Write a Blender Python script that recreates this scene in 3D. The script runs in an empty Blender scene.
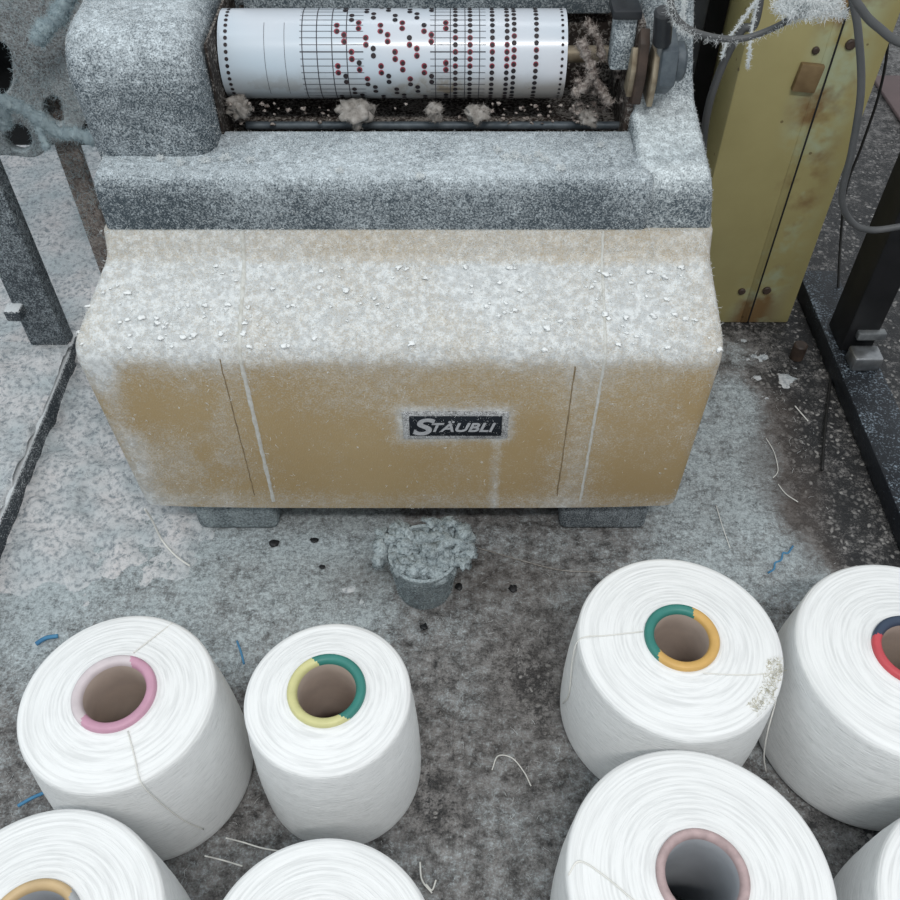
import bpy, bmesh, math, random
import numpy as np
from mathutils import Vector, Matrix

random.seed(7)
RNG = np.random.default_rng(11)
SC = bpy.context.scene
COL = SC.collection

# ------------------------------------------------------------------ camera, world, lights, exposure
PITCH = math.radians(48.4)
FPX = 900.0
CAM_H = 1.0
cam_d = bpy.data.cameras.new('camera'); cam_d.sensor_width = 36.0; cam_d.lens = 36.0 * FPX / 900.0
cam_d.clip_start = 0.02
cam = bpy.data.objects.new('camera', cam_d); COL.objects.link(cam)
cam.location = (0, 0, CAM_H); cam.rotation_euler = (math.pi / 2 - PITCH, 0, 0)
SC.camera = cam

world = bpy.data.worlds.new('hall_light'); SC.world = world; world.use_nodes = True
wb = world.node_tree.nodes['Background']
wb.inputs['Color'].default_value = (0.90, 0.955, 1.0, 1); wb.inputs['Strength'].default_value = 0.48

def area(name, loc, target, sx, sy, energy, color):
    d = bpy.data.lights.new(name, 'AREA'); d.shape = 'RECTANGLE'; d.size = sx; d.size_y = sy
    d.energy = energy; d.color = color
    o = bpy.data.objects.new(name, d); COL.objects.link(o); o.location = loc
    o.rotation_euler = (Vector(target) - Vector(loc)).to_track_quat('-Z', 'Y').to_euler()
    return o
area('ceiling_tube_light', (0.35, -1.0, 3.0), (0, 0.8, 0.3), 1.6, 0.12, 38, (1.0, 0.98, 0.95))
area('ceiling_tube_light', (0.5, 1.6, 3.2), (0.1, 0.9, 0.2), 2.4, 0.5, 8, (0.97, 0.98, 1.0))
area('ceiling_tube_light', (-1.9, 0.2, 2.6), (-0.2, 0.7, 0.2), 0.5, 2.4, 15, (0.86, 0.97, 1.0))
SC.view_settings.view_transform = 'Standard'; SC.view_settings.look = 'None'
SC.view_settings.gamma = 1.0; SC.view_settings.use_curve_mapping = False
SC.view_settings.exposure = 0.38

# ------------------------------------------------------------------ pixel -> place helpers
FW = Vector((0, math.cos(PITCH), -math.sin(PITCH)))
UP = Vector((0, math.sin(PITCH), math.cos(PITCH)))
def ray(px, py):
    return FW + Vector((1, 0, 0)) * ((px - 450) / FPX) - UP * ((py - 450) / FPX)
def at_y(px, py, y):
    r = ray(px, py); return Vector((0, 0, CAM_H)) + r * (y / r.y)
def at_z(px, py, z):
    r = ray(px, py); return Vector((0, 0, CAM_H)) + r * ((z - CAM_H) / r.z)

# ------------------------------------------------------------------ noise in numpy
def _h(ix, iy, iz, seed):
    n = (ix * 374761393 + iy * 668265263 + iz * 2147483647 + seed * 144665) & 0xFFFFFFFF
    n = ((n ^ (n >> 13)) * 1274126177) & 0xFFFFFFFF
    n = ((n ^ (n >> 16)) * 2246822519) & 0xFFFFFFFF
    return ((n ^ (n >> 15)) & 0xFFFFFF) / float(0xFFFFFF)
def vnoise(P, seed=0):
    P = np.asarray(P, float); I = np.floor(P).astype(np.int64); f = P - I; f = f * f * (3 - 2 * f)
    out = 0
    for dx in (0, 1):
        for dy in (0, 1):
            for dz in (0, 1):
                w = (f[:, 0] if dx else 1 - f[:, 0]) * (f[:, 1] if dy else 1 - f[:, 1]) * (f[:, 2] if dz else 1 - f[:, 2])
                out = out + w * _h(I[:, 0] + dx, I[:, 1] + dy, I[:, 2] + dz, seed)
    return out
def fbm(P, scale, octv=4, seed=0):
    P = np.asarray(P, float) * scale; s = 0; a = .5; t = 0
    for k in range(octv):
        s = s + a * vnoise(P * (2 ** k) + 17.3 * k, seed + k); t += a; a *= .5
    return s / t
def sstep(a, b, x):
    t = np.clip((x - a) / (b - a), 0, 1); return t * t * (3 - 2 * t)

# ------------------------------------------------------------------ object helpers
def tag(o, label=None, cat=None, group=None, kind=None):
    if label: o['label'] = label
    if cat: o['category'] = cat
    if group: o['group'] = group
    if kind: o['kind'] = kind
    return o
def empty(name, loc, label, cat, group=None):
    o = bpy.data.objects.new(name, None); COL.objects.link(o); o.location = loc
    o.empty_display_size = 0.05
    return tag(o, label, cat, group)
def link_mesh(name, me, mats, parent=None, smooth=True):
    if not isinstance(mats, (list, tuple)): mats = [mats]
    for m in mats: me.materials.append(m)
    if smooth is True:
        me.polygons.foreach_set('use_smooth', [True] * len(me.polygons))
    o = bpy.data.objects.new(name, me); COL.objects.link(o)
    if parent is not None:
        o.parent = parent
        base = Vector((0, 0, 0)); p = parent
        while p is not None: base += p.location; p = p.parent
        me.transform(Matrix.Translation(-base))
    return o
def obj(name, bm, mats, parent=None, smooth=True, auto=None):
    bmesh.ops.recalc_face_normals(bm, faces=bm.faces)
    me = bpy.data.meshes.new(name)
    if auto is not None:
        for e in bm.edges:
            if len(e.link_faces) == 2 and e.calc_face_angle(0) > auto: e.smooth = False
    bm.to_mesh(me); bm.free()
    return link_mesh(name, me, mats, parent, smooth)
def rbox(bm, x0, x1, y0, y1, z0, z1, r=0.0, seg=3, rot=None):
    g = bmesh.ops.create_cube(bm, size=1.0); vs = g['verts']
    for v in vs:
        v.co = Vector((x0 + (v.co.x + .5) * (x1 - x0), y0 + (v.co.y + .5) * (y1 - y0), z0 + (v.co.z + .5) * (z1 - z0)))
    if rot is not None:
        c = Vector(((x0 + x1) / 2, (y0 + y1) / 2, (z0 + z1) / 2))
        for v in vs: v.co = c + rot @ (v.co - c)
    if r > 0:
        es = list({e for v in vs for e in v.link_edges})
        bmesh.ops.bevel(bm, geom=es, offset=r, segments=seg, profile=.5, affect='EDGES')
def prism_x(bm, prof, x0, x1, x0t=None, x1t=None, r=0.0, seg=3):
    """profile of (y, z) points pushed along x; optional taper with height"""
    zs = [p[1] for p in prof]; za, zb = min(zs), max(zs)
    def xs(z):
        t = (z - za) / (zb - za + 1e-9)
        return (x0 + ((x0t if x0t is not None else x0) - x0) * t, x1 + ((x1t if x1t is not None else x1) - x1) * t)
    A = [bm.verts.new((xs(z)[0], y, z)) for y, z in prof]; B = [bm.verts.new((xs(z)[1], y, z)) for y, z in prof]
    n = len(prof); fs = [bm.faces.new(A), bm.faces.new(B[::-1])]
    for i in range(n):
        fs.append(bm.faces.new((A[i], B[i], B[(i + 1) % n], A[(i + 1) % n])))
    bmesh.ops.recalc_face_normals(bm, faces=fs)
    if r > 0:
        es = list({e for f in fs for e in f.edges})
        bmesh.ops.bevel(bm, geom=es, offset=r, segments=seg, profile=.5, affect='EDGES')
def cyl(bm, p0, p1, r0, r1=None, n=24, bev=0.0):
    p0 = Vector(p0); p1 = Vector(p1); r1 = r0 if r1 is None else r1
    d = (p1 - p0); q = Vector((0, 0, 1)).rotation_difference(d.normalized())
    b = min(bev, r0 * .9)
    L = d.length
    prof = [(r0 - b, 0), (r0, b), (r1, L - b), (r1 - b, L)] if b > 0 else [(r0, 0), (r1, L)]
    rings = []
    for r, h in prof:
        rings.append([bm.verts.new(p0 + q @ Vector((r * math.cos(2 * math.pi * i / n), r * math.sin(2 * math.pi * i / n), h))) for i in range(n)])
    for a, c in zip(rings, rings[1:]):
        for i in range(n): bm.faces.new((a[i], a[(i + 1) % n], c[(i + 1) % n], c[i]))
    bm.faces.new(rings[0][::-1]); bm.faces.new(rings[-1])
def catmull(pts, k=8):
    pts = [Vector(p) for p in pts]
    if len(pts) < 3:
        return [pts[0].lerp(pts[1], i / k) for i in range(k + 1)]
    out = []
    P = [pts[0] * 2 - pts[1]] + pts + [pts[-1] * 2 - pts[-2]]
    for i in range(1, len(P) - 2):
        a, b, c, d = P[i - 1:i + 3]
        for j in range(k):
            t = j / k
            out.append(.5 * ((2 * b) + (c - a) * t + (2 * a - 5 * b + 4 * c - d) * t * t + (3 * b - a - 3 * c + d) * t ** 3))
    out.append(pts[-1]); return out
def tube(bm, pts, r, n=8, k=8, wob=0.0, taper=False):
    pts = catmull(pts, k); prev = None; rings = []
    for i, p in enumerate(pts):
        t = (pts[min(i + 1, len(pts) - 1)] - pts[max(i - 1, 0)]).normalized()
        a = t.orthogonal().normalized() if prev is None else (prev - t * prev.dot(t)).normalized()
        prev = a; b = t.cross(a)
        f = i / (len(pts) - 1)
        rr = r * (1 + wob * random.uniform(-1, 1))
        if taper: rr *= max(.12, math.sin(math.pi * min(1, .12 + f * .8)))
        rings.append([bm.verts.new(p + (a * math.cos(2 * math.pi * j / n) + b * math.sin(2 * math.pi * j / n)) * rr * (1 + wob * .6 * random.uniform(-1, 1))) for j in range(n)])
    for A, B in zip(rings, rings[1:]):
        for j in range(n): bm.faces.new((A[j], A[(j + 1) % n], B[(j + 1) % n], B[j]))
    bm.faces.new(rings[0][::-1]); bm.faces.new(rings[-1])
def blob(bm, c, r, squash=.6, rough=.35, sub=2, seed=0):
    g = bmesh.ops.create_icosphere(bm, subdivisions=sub, radius=1.0)
    vs = g['verts']; P = np.array([v.co[:] for v in vs])
    n = fbm(P + seed * 3.7, 1.6, 3, seed % 97)
    for v, k in zip(vs, n):
        s = 1 + rough * (k - .5) * 2.6
        v.co = Vector(c) + Vector((v.co.x * r * s, v.co.y * r * s, v.co.z * r * s * squash))

# fibres: thousands of short curved ribbons merged in one mesh
def fibre_mesh(name, P, N, lmin, lmax, width, lift=.6, curl=.8, rng=RNG):
    n = len(P)
    D = N * lift + rng.normal(size=(n, 3)) * .75; D /= np.linalg.norm(D, axis=1)[:, None]
    dn = (D * N).sum(1); D = np.where((dn < 0.02)[:, None], D - N * (dn - .05)[:, None] * 1.0, D)
    L = rng.uniform(lmin, lmax, n)[:, None] / 3
    pts = [P.copy()]; d = D.copy()
    for k in range(3):
        pts.append(pts[-1] + d * L)
        d = d + rng.normal(size=(n, 3)) * curl * .6; d /= np.linalg.norm(d, axis=1)[:, None]
    S = np.cross(D, rng.normal(size=(n, 3))); S /= np.linalg.norm(S, axis=1)[:, None] + 1e-9
    V = np.empty((n, 8, 3))
    for k in range(4):
        w = width * (1.0, .9, .75, .35)[k] * .5
        V[:, 2 * k] = pts[k] - S * w; V[:, 2 * k + 1] = pts[k] + S * w
    base = (np.arange(n) * 8)[:, None, None]
    q = np.array([[0, 1, 3, 2], [2, 3, 5, 4], [4, 5, 7, 6]])[None]
    F = (base + q).reshape(-1)
    me = bpy.data.meshes.new(name)
    nf = n * 3
    me.vertices.add(n * 8); me.vertices.foreach_set('co', V.reshape(-1).astype(np.float32))
    me.loops.add(nf * 4); me.loops.foreach_set('vertex_index', F.astype(np.int32))
    me.polygons.add(nf); me.polygons.foreach_set('loop_start', (np.arange(nf) * 4).astype(np.int32))
    me.polygons.foreach_set('loop_total', np.full(nf, 4, np.int32))
    me.update(calc_edges=True)
    return me
def world_tris(o):
    me = o.data; me.calc_loop_triangles()
    nt = len(me.loop_triangles); t = np.empty(nt * 3, np.int32); me.loop_triangles.foreach_get('vertices', t)
    v = np.empty(len(me.vertices) * 3); me.vertices.foreach_get('co', v); v = v.reshape(-1, 3)
    base = np.zeros(3); p = o
    while p is not None: base += np.array(p.location); p = p.parent
    v = v + base
    return v[t.reshape(-1, 3)]
def scatter(objs, n, weight=None, rng=RNG):
    T = np.concatenate([world_tris(o) for o in objs])
    c = np.cross(T[:, 1] - T[:, 0], T[:, 2] - T[:, 0]); A = np.linalg.norm(c, axis=1); Nn = c / (A[:, None] + 1e-12)
    over = n * 6 if weight is not None else n
    idx = rng.choice(len(T), over, p=A / A.sum())
    a = rng.random(over); b = rng.random(over); sw = a + b > 1; a[sw] = 1 - a[sw]; b[sw] = 1 - b[sw]
    P = T[idx, 0] + (T[idx, 1] - T[idx, 0]) * a[:, None] + (T[idx, 2] - T[idx, 0]) * b[:, None]; N = Nn[idx]
    if weight is not None:
        w = weight(P, N); keep = rng.random(over) < w; P = P[keep][:n]; N = N[keep][:n]
    return P, N
def puff_points(centres, radii, per, flat=.6, rng=RNG):
    C = np.repeat(np.asarray(centres, float), per, 0); r = np.repeat(np.asarray(radii, float), per)[:, None]
    d = rng.normal(size=(len(C), 3)); d /= np.linalg.norm(d, axis=1)[:, None]
    return C + d * r * rng.random((len(C), 1)) ** .5 * np.array([1, 1, flat]), d
def clumped(P, scale=45, lo=.42, hi=.66, seed=3):
    return sstep(lo, hi, fbm(P, scale, 3, seed))
def grid_mesh(name, V, nu, nv):
    V = V.reshape(-1, 3); idx = np.arange(nu * nv).reshape(nu, nv)
    F = np.stack([idx[:-1, :-1], idx[1:, :-1], idx[1:, 1:], idx[:-1, 1:]], -1).reshape(-1, 4)
    return V, F
def mesh_from(name, V, F):
    me = bpy.data.meshes.new(name)
    used = np.unique(F); rm = -np.ones(len(V), int); rm[used] = np.arange(len(used)); V = V[used]; F = rm[F]
    me.vertices.add(len(V)); me.vertices.foreach_set('co', V.reshape(-1).astype(np.float32))
    me.loops.add(F.size); me.loops.foreach_set('vertex_index', F.reshape(-1).astype(np.int32))
    me.polygons.add(len(F)); me.polygons.foreach_set('loop_start', (np.arange(len(F)) * 4).astype(np.int32))
    me.polygons.foreach_set('loop_total', np.full(len(F), 4, np.int32))
    me.update(calc_edges=True)
    return me, used
def fattr(me, name, vals):
    a = me.attributes.new(name, 'FLOAT', 'POINT'); a.data.foreach_set('value', np.asarray(vals, np.float32))

# ------------------------------------------------------------------ materials
class NT:
    def __init__(self, name):
        self.m = bpy.data.materials.new(name); self.m.use_nodes = True
        self.t = self.m.node_tree; self.b = self.t.nodes['Principled BSDF']
    def n(self, typ, **kw):
        x = self.t.nodes.new(typ)
        for k, v in kw.items():
            if k.startswith('i_'): x.inputs[k[2:].replace('_', ' ')].default_value = v
            else: setattr(x, k, v)
        return x
    def l(self, a, b): self.t.links.new(a, b)
    def co(self): return self.n('ShaderNodeTexCoord').outputs['Object']
    def noise(self, scale, detail=3, vec=None, rough=.55):
        x = self.n('ShaderNodeTexNoise'); x.inputs['Scale'].default_value = scale
        x.inputs['Detail'].default_value = detail; x.inputs['Roughness'].default_value = rough
        self.l(vec if vec is not None else self.co(), x.inputs['Vector']); return x.outputs['Fac']
    def math(self, op, a, b=None, c=None, clamp=False):
        x = self.n('ShaderNodeMath', operation=op); x.use_clamp = clamp
        for i, v in enumerate((a, b, c)):
            if v is None: continue
            if isinstance(v, (int, float)): x.inputs[i].default_value = v
            else: self.l(v, x.inputs[i])
        return x.outputs[0]
    def ramp(self, fac, stops):
        x = self.n('ShaderNodeValToRGB'); e = x.color_ramp.elements
        while len(e) < len(stops): e.new(.5)
        for el, (p, c) in zip(e, stops):
            el.position = p; el.color = (c, c, c, 1) if isinstance(c, (int, float)) else (*c, 1)
        self.l(fac, x.inputs[0]); return x.outputs['Color']
    def mix(self, f, a, b):
        x = self.n('ShaderNodeMix', data_type='RGBA')
        for v, i in ((f, 0), (a, 6), (b, 7)):
            if isinstance(v, (int, float)): x.inputs[i].default_value = v
            elif isinstance(v, tuple): x.inputs[i].default_value = (*v, 1)
            else: self.l(v, x.inputs[i])
        return x.outputs[2]
    def attr(self, name):
        return self.n('ShaderNodeAttribute', attribute_name=name).outputs['Fac']
    def bump(self, h, strength=.3, dist=.002):
        x = self.n('ShaderNodeBump'); x.inputs['Strength'].default_value = strength; x.inputs['Distance'].default_value = dist
        self.l(h, x.inputs['Height']); self.l(x.outputs[0], self.b.inputs['Normal'])
    def out(self, color=None, rough=.7, metal=0.0, spec=.3):
        if color is not None:
            if isinstance(color, tuple): self.b.inputs['Base Color'].default_value = (*color, 1)
            else: self.l(color, self.b.inputs['Base Color'])
        if isinstance(rough, (int, float)): self.b.inputs['Roughness'].default_value = rough
        else: self.l(rough, self.b.inputs['Roughness'])
        self.b.inputs['Metallic'].default_value = metal
        self.b.inputs['Specular IOR Level'].default_value = spec
        return self.m
def simple(name, c1, c2=None, rough=.6, metal=0.0, scale=60, spec=.3, bump=0.0):
    k = NT(name)
    if c2 is None: c2 = tuple(x * .8 for x in c1)
    f = k.noise(scale, 4)
    col = k.mix(k.ramp(f, [(.3, 0.0), (.7, 1.0)]), c1, c2)
    if bump: k.bump(f, bump, .002)
    return k.out(col, rough, metal, spec)
def dusty(name, base, base2, lint, amount, top=0.55, fine=650, big=9, soft=.16, rough=.85, attr=None, contrast=.8, bump=.35, patch=0):
    """paint with lint settled on it; more lint where the surface faces up"""
    k = NT(name)
    if attr: d = k.attr(attr)
    else:
        g = k.n('ShaderNodeNewGeometry'); s = k.n('ShaderNodeSeparateXYZ'); k.l(g.outputs['True Normal'], s.inputs[0])
        up = k.math('MAXIMUM', s.outputs['Z'], 0.0)
        d = k.math('MULTIPLY_ADD', up, top, amount)
    nb = k.noise(big, 4); nf = k.noise(fine, 2, rough=.7); nm = k.noise(fine * .22, 3)
    v = k.math('ADD', d, k.math('MULTIPLY', k.math('SUBTRACT', nb, .5), .55))
    v = k.math('ADD', v, k.math('MULTIPLY', k.math('SUBTRACT', nf, .5), contrast * 1.9))
    v = k.math('ADD', v, k.math('MULTIPLY', k.math('SUBTRACT', nm, .5), contrast * .6))
    f = k.ramp(v, [(max(0, .5 - soft), 0.0), (.5 + soft, 1.0)])
    pc = k.mix(k.ramp(k.noise(5, 5), [(.35, 0.0), (.65, 1.0)]), base, base2)
    lc = k.mix(k.noise(fine * .6, 2), tuple(x * .78 for x in lint), tuple(min(.9, x * 1.12) for x in lint))
    if patch:
        pn = k.ramp(k.noise(patch, 4, rough=.65), [(.44, 0.0), (.60, 1.0)])
        lc = k.mix(pn, lc, tuple(min(.88, x * 1.30) for x in lint))
    col = k.mix(f, pc, lc)
    k.bump(k.math('ADD', f, nf), bump, .0015)
    return k.out(col, rough, 0, .25)

M = {}
M['lint'] = simple('white_cotton_lint', (.88, .90, .90), (.72, .75, .76), .95, scale=180, spec=.1)
M['lint_blue'] = simple('bluish_cotton_lint', (.56, .66, .69), (.36, .44, .48), .95, scale=120, spec=.1)
for nm_ in ('lint', 'lint_blue'):
    t_ = M[nm_].node_tree; b_ = t_.nodes['Principled BSDF']; o_ = t_.nodes['Material Output']
    tr = t_.nodes.new('ShaderNodeBsdfTranslucent'); mx = t_.nodes.new('ShaderNodeMixShader'); mx.inputs[0].default_value = .45
    t_.links.new(b_.inputs['Base Color'].links[0].from_socket, tr.inputs['Color'])
    t_.links.new(b_.outputs[0], mx.inputs[1]); t_.links.new(tr.outputs[0], mx.inputs[2]); t_.links.new(mx.outputs[0], o_.inputs['Surface'])
M['lint_grey'] = simple('grey_cotton_lint', (.36, .34, .32), (.16, .145, .13), .95, scale=120, spec=.1, bump=.5)
M['lint_pink'] = simple('dirty_pinkish_lint', (.58, .53, .52), (.38, .33, .33), .95, scale=90, spec=.1)
M['thread'] = simple('white_thread', (.75, .74, .70), (.6, .6, .57), .9)
M['blue_thread'] = simple('blue_thread', (.05, .17, .32), (.08, .24, .40), .8)
M['cast'] = dusty('dark_casting_with_lint', (.040, .055, .066), (.055, .072, .086), (.47, .52, .55), .34, .25, fine=560, big=12, contrast=.74, soft=.29, patch=130)
M['cast_side'] = dusty('light_casting_with_lint', (.055, .075, .09), (.08, .10, .115), (.56, .61, .63), .34, .36, fine=540, contrast=.72, soft=.29, patch=130)
M['hood'] = dusty('beige_paint_with_lint', (.385, .290, .158), (.35, .255, .130), (.49, .51, .515), .1, attr='dust', fine=520, big=7, contrast=.58, soft=.38, rough=.6, patch=120)
M['post_steel'] = dusty('dark_steel_with_lint', (.035, .045, .055), (.06, .07, .08), (.42, .47, .50), .37, .40, fine=500, soft=.25)
M['rail_lint'] = dusty('rail_with_lint', (.04, .05, .06), (.06, .07, .08), (.62, .65, .67), .30, .60, fine=400)
M['bracket'] = dusty('bracket_with_lint', (.05, .055, .06), (.11, .095, .09), (.46, .51, .53), .50, .25, fine=420, contrast=.6, soft=.3, big=16)
M['flake'] = simple('white_lint_flakes', (.80, .82, .82), (.72, .74, .745), .95, scale=180, spec=.1)
M['slate'] = simple('dark_slate_metal', (.055, .070, .085), (.11, .13, .145), .5, .2, 90)
M['heap'] = dusty('clogged_grey_lint', (.09, .11, .12), (.14, .16, .17), (.40, .46, .48), .48, .10, fine=330, big=30, contrast=.7, soft=.3)
M['black'] = simple('black_paint', (.010, .011, .012), (.018, .018, .020), .45, scale=30)
M['grease'] = simple('brown_grease', (.030, .022, .018), (.075, .050, .038), .5, scale=45, bump=.4)
M['grease_lint'] = dusty('greasy_lint', (.020, .016, .014), (.05, .036, .03), (.30, .28, .26), .34, .10, fine=260, big=20)
M['grease_fluff'] = dusty('brown_grey_fluff', (.07, .05, .042), (.12, .09, .08), (.42, .38, .35), .45, .05, fine=300, big=40, contrast=.7, soft=.3)
M['steel'] = simple('worn_steel', (.42, .43, .44), (.25, .26, .27), .35, .9, 70)
M['dull_steel'] = simple('dull_steel', (.14, .15, .16), (.30, .31, .31), .5, .6, 50)
M['brass'] = simple('dirty_brass', (.17, .13, .085), (.36, .31, .23), .5, .3, 60)
M['dark_plastic'] = simple('black_plastic', (.014, .016, .020), (.03, .033, .036), .35, scale=40)
M['rubber'] = simple('grey_hose', (.060, .064, .066), (.09, .092, .095), .45, scale=20)
M['cable'] = simple('black_cable', (.012, .012, .012), (.02, .02, .02), .5)
M['letter'] = simple('silver_letters', (.42, .43, .45), (.30, .31, .33), .5, 0, 400)
M['plate'] = dusty('black_nameplate', (.008, .011, .016), (.012, .016, .022), (.42, .43, .45), .02, 0, fine=700, big=60, contrast=.55)
M['plate_rim'] = dusty('nameplate_border', (.06, .06, .065), (.10, .10, .10), (.55, .56, .57), .55, 0, fine=700, contrast=.7)
M['seam_lint'] = simple('seam_lint', (.58, .59, .57), (.42, .41, .37), .95, scale=150)
M['seam_dark'] = simple('seam_dirt', (.15, .11, .06), (.25, .19, .11), .8, scale=80)
M['panel_red'] = simple('dull_red_brown_panel', (.17, .125, .125), (.13, .10, .10), .7, scale=12)
M['cardboard'] = simple('brown_cardboard', (.52, .43, .37), (.40, .33, .29), .85, scale=22, spec=.15)
M['cardboard_grey'] = simple('grey_cardboard', (.46, .48, .51), (.36, .375, .40), .85, scale=18, spec=.15)

# olive cabinet paint: scraped to brown and pale green along the joint
k = NT('olive_paint')
s = k.n('ShaderNodeSeparateXYZ'); k.l(k.co(), s.inputs[0])
off = k.math('ABSOLUTE', k.math('ADD', k.math('SUBTRACT', s.outputs['X'], .034), k.math('MULTIPLY', k.math('SUBTRACT', k.noise(6, 3), .5), .05)))
near = k.ramp(off, [(.018, 1.0), (.052, 0.0)])
pat = k.ramp(k.noise(9, 5), [(.50, 0.0), (.60, 1.0)])
pat2 = k.ramp(k.noise(5.5, 5, rough=.7), [(.47, 0.0), (.56, 1.0)])
basec = k.mix(k.ramp(k.noise(14, 4), [(.3, 0.0), (.7, 1.0)]), (.320, .280, .125), (.365, .322, .150))
c = k.mix(k.math('MULTIPLY', near, pat2), basec, (.36, .39, .25))
c = k.mix(k.math('MULTIPLY', near, pat), c, (.20, .125, .055))
dots = k.n('ShaderNodeTexVoronoi'); dots.inputs['Scale'].default_value = 28; k.l(k.co(), dots.inputs['Vector'])
c = k.mix(k.math('MULTIPLY', k.math('LESS_THAN', dots.outputs['Distance'], .07), .7), c, (.09, .055, .02))
M['olive'] = k.out(c, .38, 0, .4)

# floor: dark terrazzo under dust
k = NT('terrazzo_floor')
vo = k.n('ShaderNodeTexVoronoi', feature='F1'); vo.inputs['Scale'].default_value = 130
warp = k.n('ShaderNodeTexNoise'); warp.inputs['Scale'].default_value = 40
k.l(k.co(), warp.inputs['Vector'])
wv = k.n('ShaderNodeVectorMath', operation='MULTIPLY_ADD'); k.l(warp.outputs['Color'], wv.inputs[0]); wv.inputs[1].default_value = (.02, .02, .02); k.l(k.co(), wv.inputs[2])
k.l(wv.outputs[0], vo.inputs['Vector'])
sc_ = k.n('ShaderNodeSeparateColor'); k.l(vo.outputs['Color'], sc_.inputs[0])
stone = k.math('MULTIPLY', k.ramp(vo.outputs['Distance'], [(.30, 1.0), (.48, 0.0)]), k.ramp(sc_.outputs[0], [(.45, 0.0), (.95, 1.0)]))
ter = k.mix(stone, k.mix(k.noise(30, 4), (.014, .015, .017), (.030, .030, .031)), (.30, .29, .28))
d = k.attr('dust'); st = k.attr('stain')
n1 = k.noise(16, 6, rough=.65); n2 = k.noise(150, 5, rough=.75); n3 = k.noise(50, 6, rough=.75)
v = k.math('ADD', d, k.math('MULTIPLY', k.math('SUBTRACT', n1, .5), .9))
v = k.math('ADD', v, k.math('MULTIPLY', k.math('SUBTRACT', n2, .5), 1.15))
v = k.math('ADD', v, k.math('MULTIPLY', k.math('SUBTRACT', n3, .5), .8))
n4 = k.noise(420, 2, rough=.7)
v = k.math('ADD', v, k.math('MULTIPLY', k.math('SUBTRACT', n4, .5), .9))
f = k.ramp(v, [(.38, 0.0), (.95, 1.0)])
grime = k.mix(k.ramp(n3, [(.35, 0.0), (.65, 1.0)]), (.040, .038, .037), (.25, .24, .235))
mid = k.mix(k.ramp(v, [(.02, 0.0), (.30, 1.0)]), ter, grime)
lm = k.math('ADD', k.math('MULTIPLY', n2, .6), k.math('MULTIPLY', k.math('ADD', n3, n4), .2))
lintc = k.mix(k.ramp(lm, [(.36, 0.0), (.62, 1.0)]), (.19, .225, .24), (.50, .555, .575))
c = k.mix(f, mid, lintc)
c = k.mix(k.math('MULTIPLY', st, k.ramp(n1, [(.3, .3), (.7, 1.0)])), c, (.085, .068, .060))
k.bump(k.math('ADD', v, stone), .45, .004)
rg = k.ramp(f, [(0.0, .42), (.5, .9)])
M['floor'] = k.out(c, rg, 0, .35)

# thick lint on the floor
k = NT('floor_lint')
n1 = k.noise(14, 5); n2 = k.noise(130, 4, rough=.7)
c = k.mix(k.ramp(n1, [(.35, 0.0), (.65, 1.0)]), (.43, .475, .495), (.60, .585, .59))
c = k.mix(k.ramp(n2, [(.36, 1.0), (.54, 0.0)]), c, (.24, .265, .285))
k.bump(n2, .6, .004)
M['floor_lint'] = k.out(c, .95, 0, .1)

# yarn
def yarn_mat(name, side):
    k = NT(name)
    uv = k.n('ShaderNodeUVMap', uv_map='UVMap'); s = k.n('ShaderNodeSeparateXYZ'); k.l(uv.outputs[0], s.inputs[0])
    u, v = s.outputs[0], s.outputs[1]
    hs = []
    if side:
        for sl, sg in ((.060, 0.0), (-.060, 3.1)):
            cb = k.n('ShaderNodeCombineXYZ')
            k.l(k.math('MULTIPLY', u, 34.0), cb.inputs[0])
            k.l(k.math('MULTIPLY', k.math('MULTIPLY_ADD', u, sl, v), 600.0), cb.inputs[1]); cb.inputs[2].default_value = sg
            hs.append(k.noise(1.0, 2, cb.outputs[0], .6))
        h = k.math('MAXIMUM', hs[0], hs[1])
    else:
        a = k.math('MULTIPLY', u, 2 * math.pi)
        cb = k.n('ShaderNodeCombineXYZ')
        k.l(k.math('MULTIPLY', k.math('COSINE', a), 1.3), cb.inputs[0]); k.l(k.math('MULTIPLY', k.math('SINE', a), 1.3), cb.inputs[1])
        k.l(k.math('MULTIPLY', v, 330.0), cb.inputs[2])
        h = k.noise(1.0, 3, cb.outputs[0], .6)
    c = k.mix(k.ramp(h, [(.34, 0.0), (.56, 1.0)]), (.63, .645, .645) if side else (.66, .67, .67), (.79, .80, .80))
    k.bump(h, .8 if side else .7, .0016)
    return k.out(c, .85, 0, .2)
M['yarn_side'] = yarn_mat('wound_yarn_side', True)
M['yarn_end'] = yarn_mat('wound_yarn_end', False)
def rim(name, c): return simple(name, c, tuple(x * .85 for x in c), .45, scale=60, spec=.4)

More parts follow.
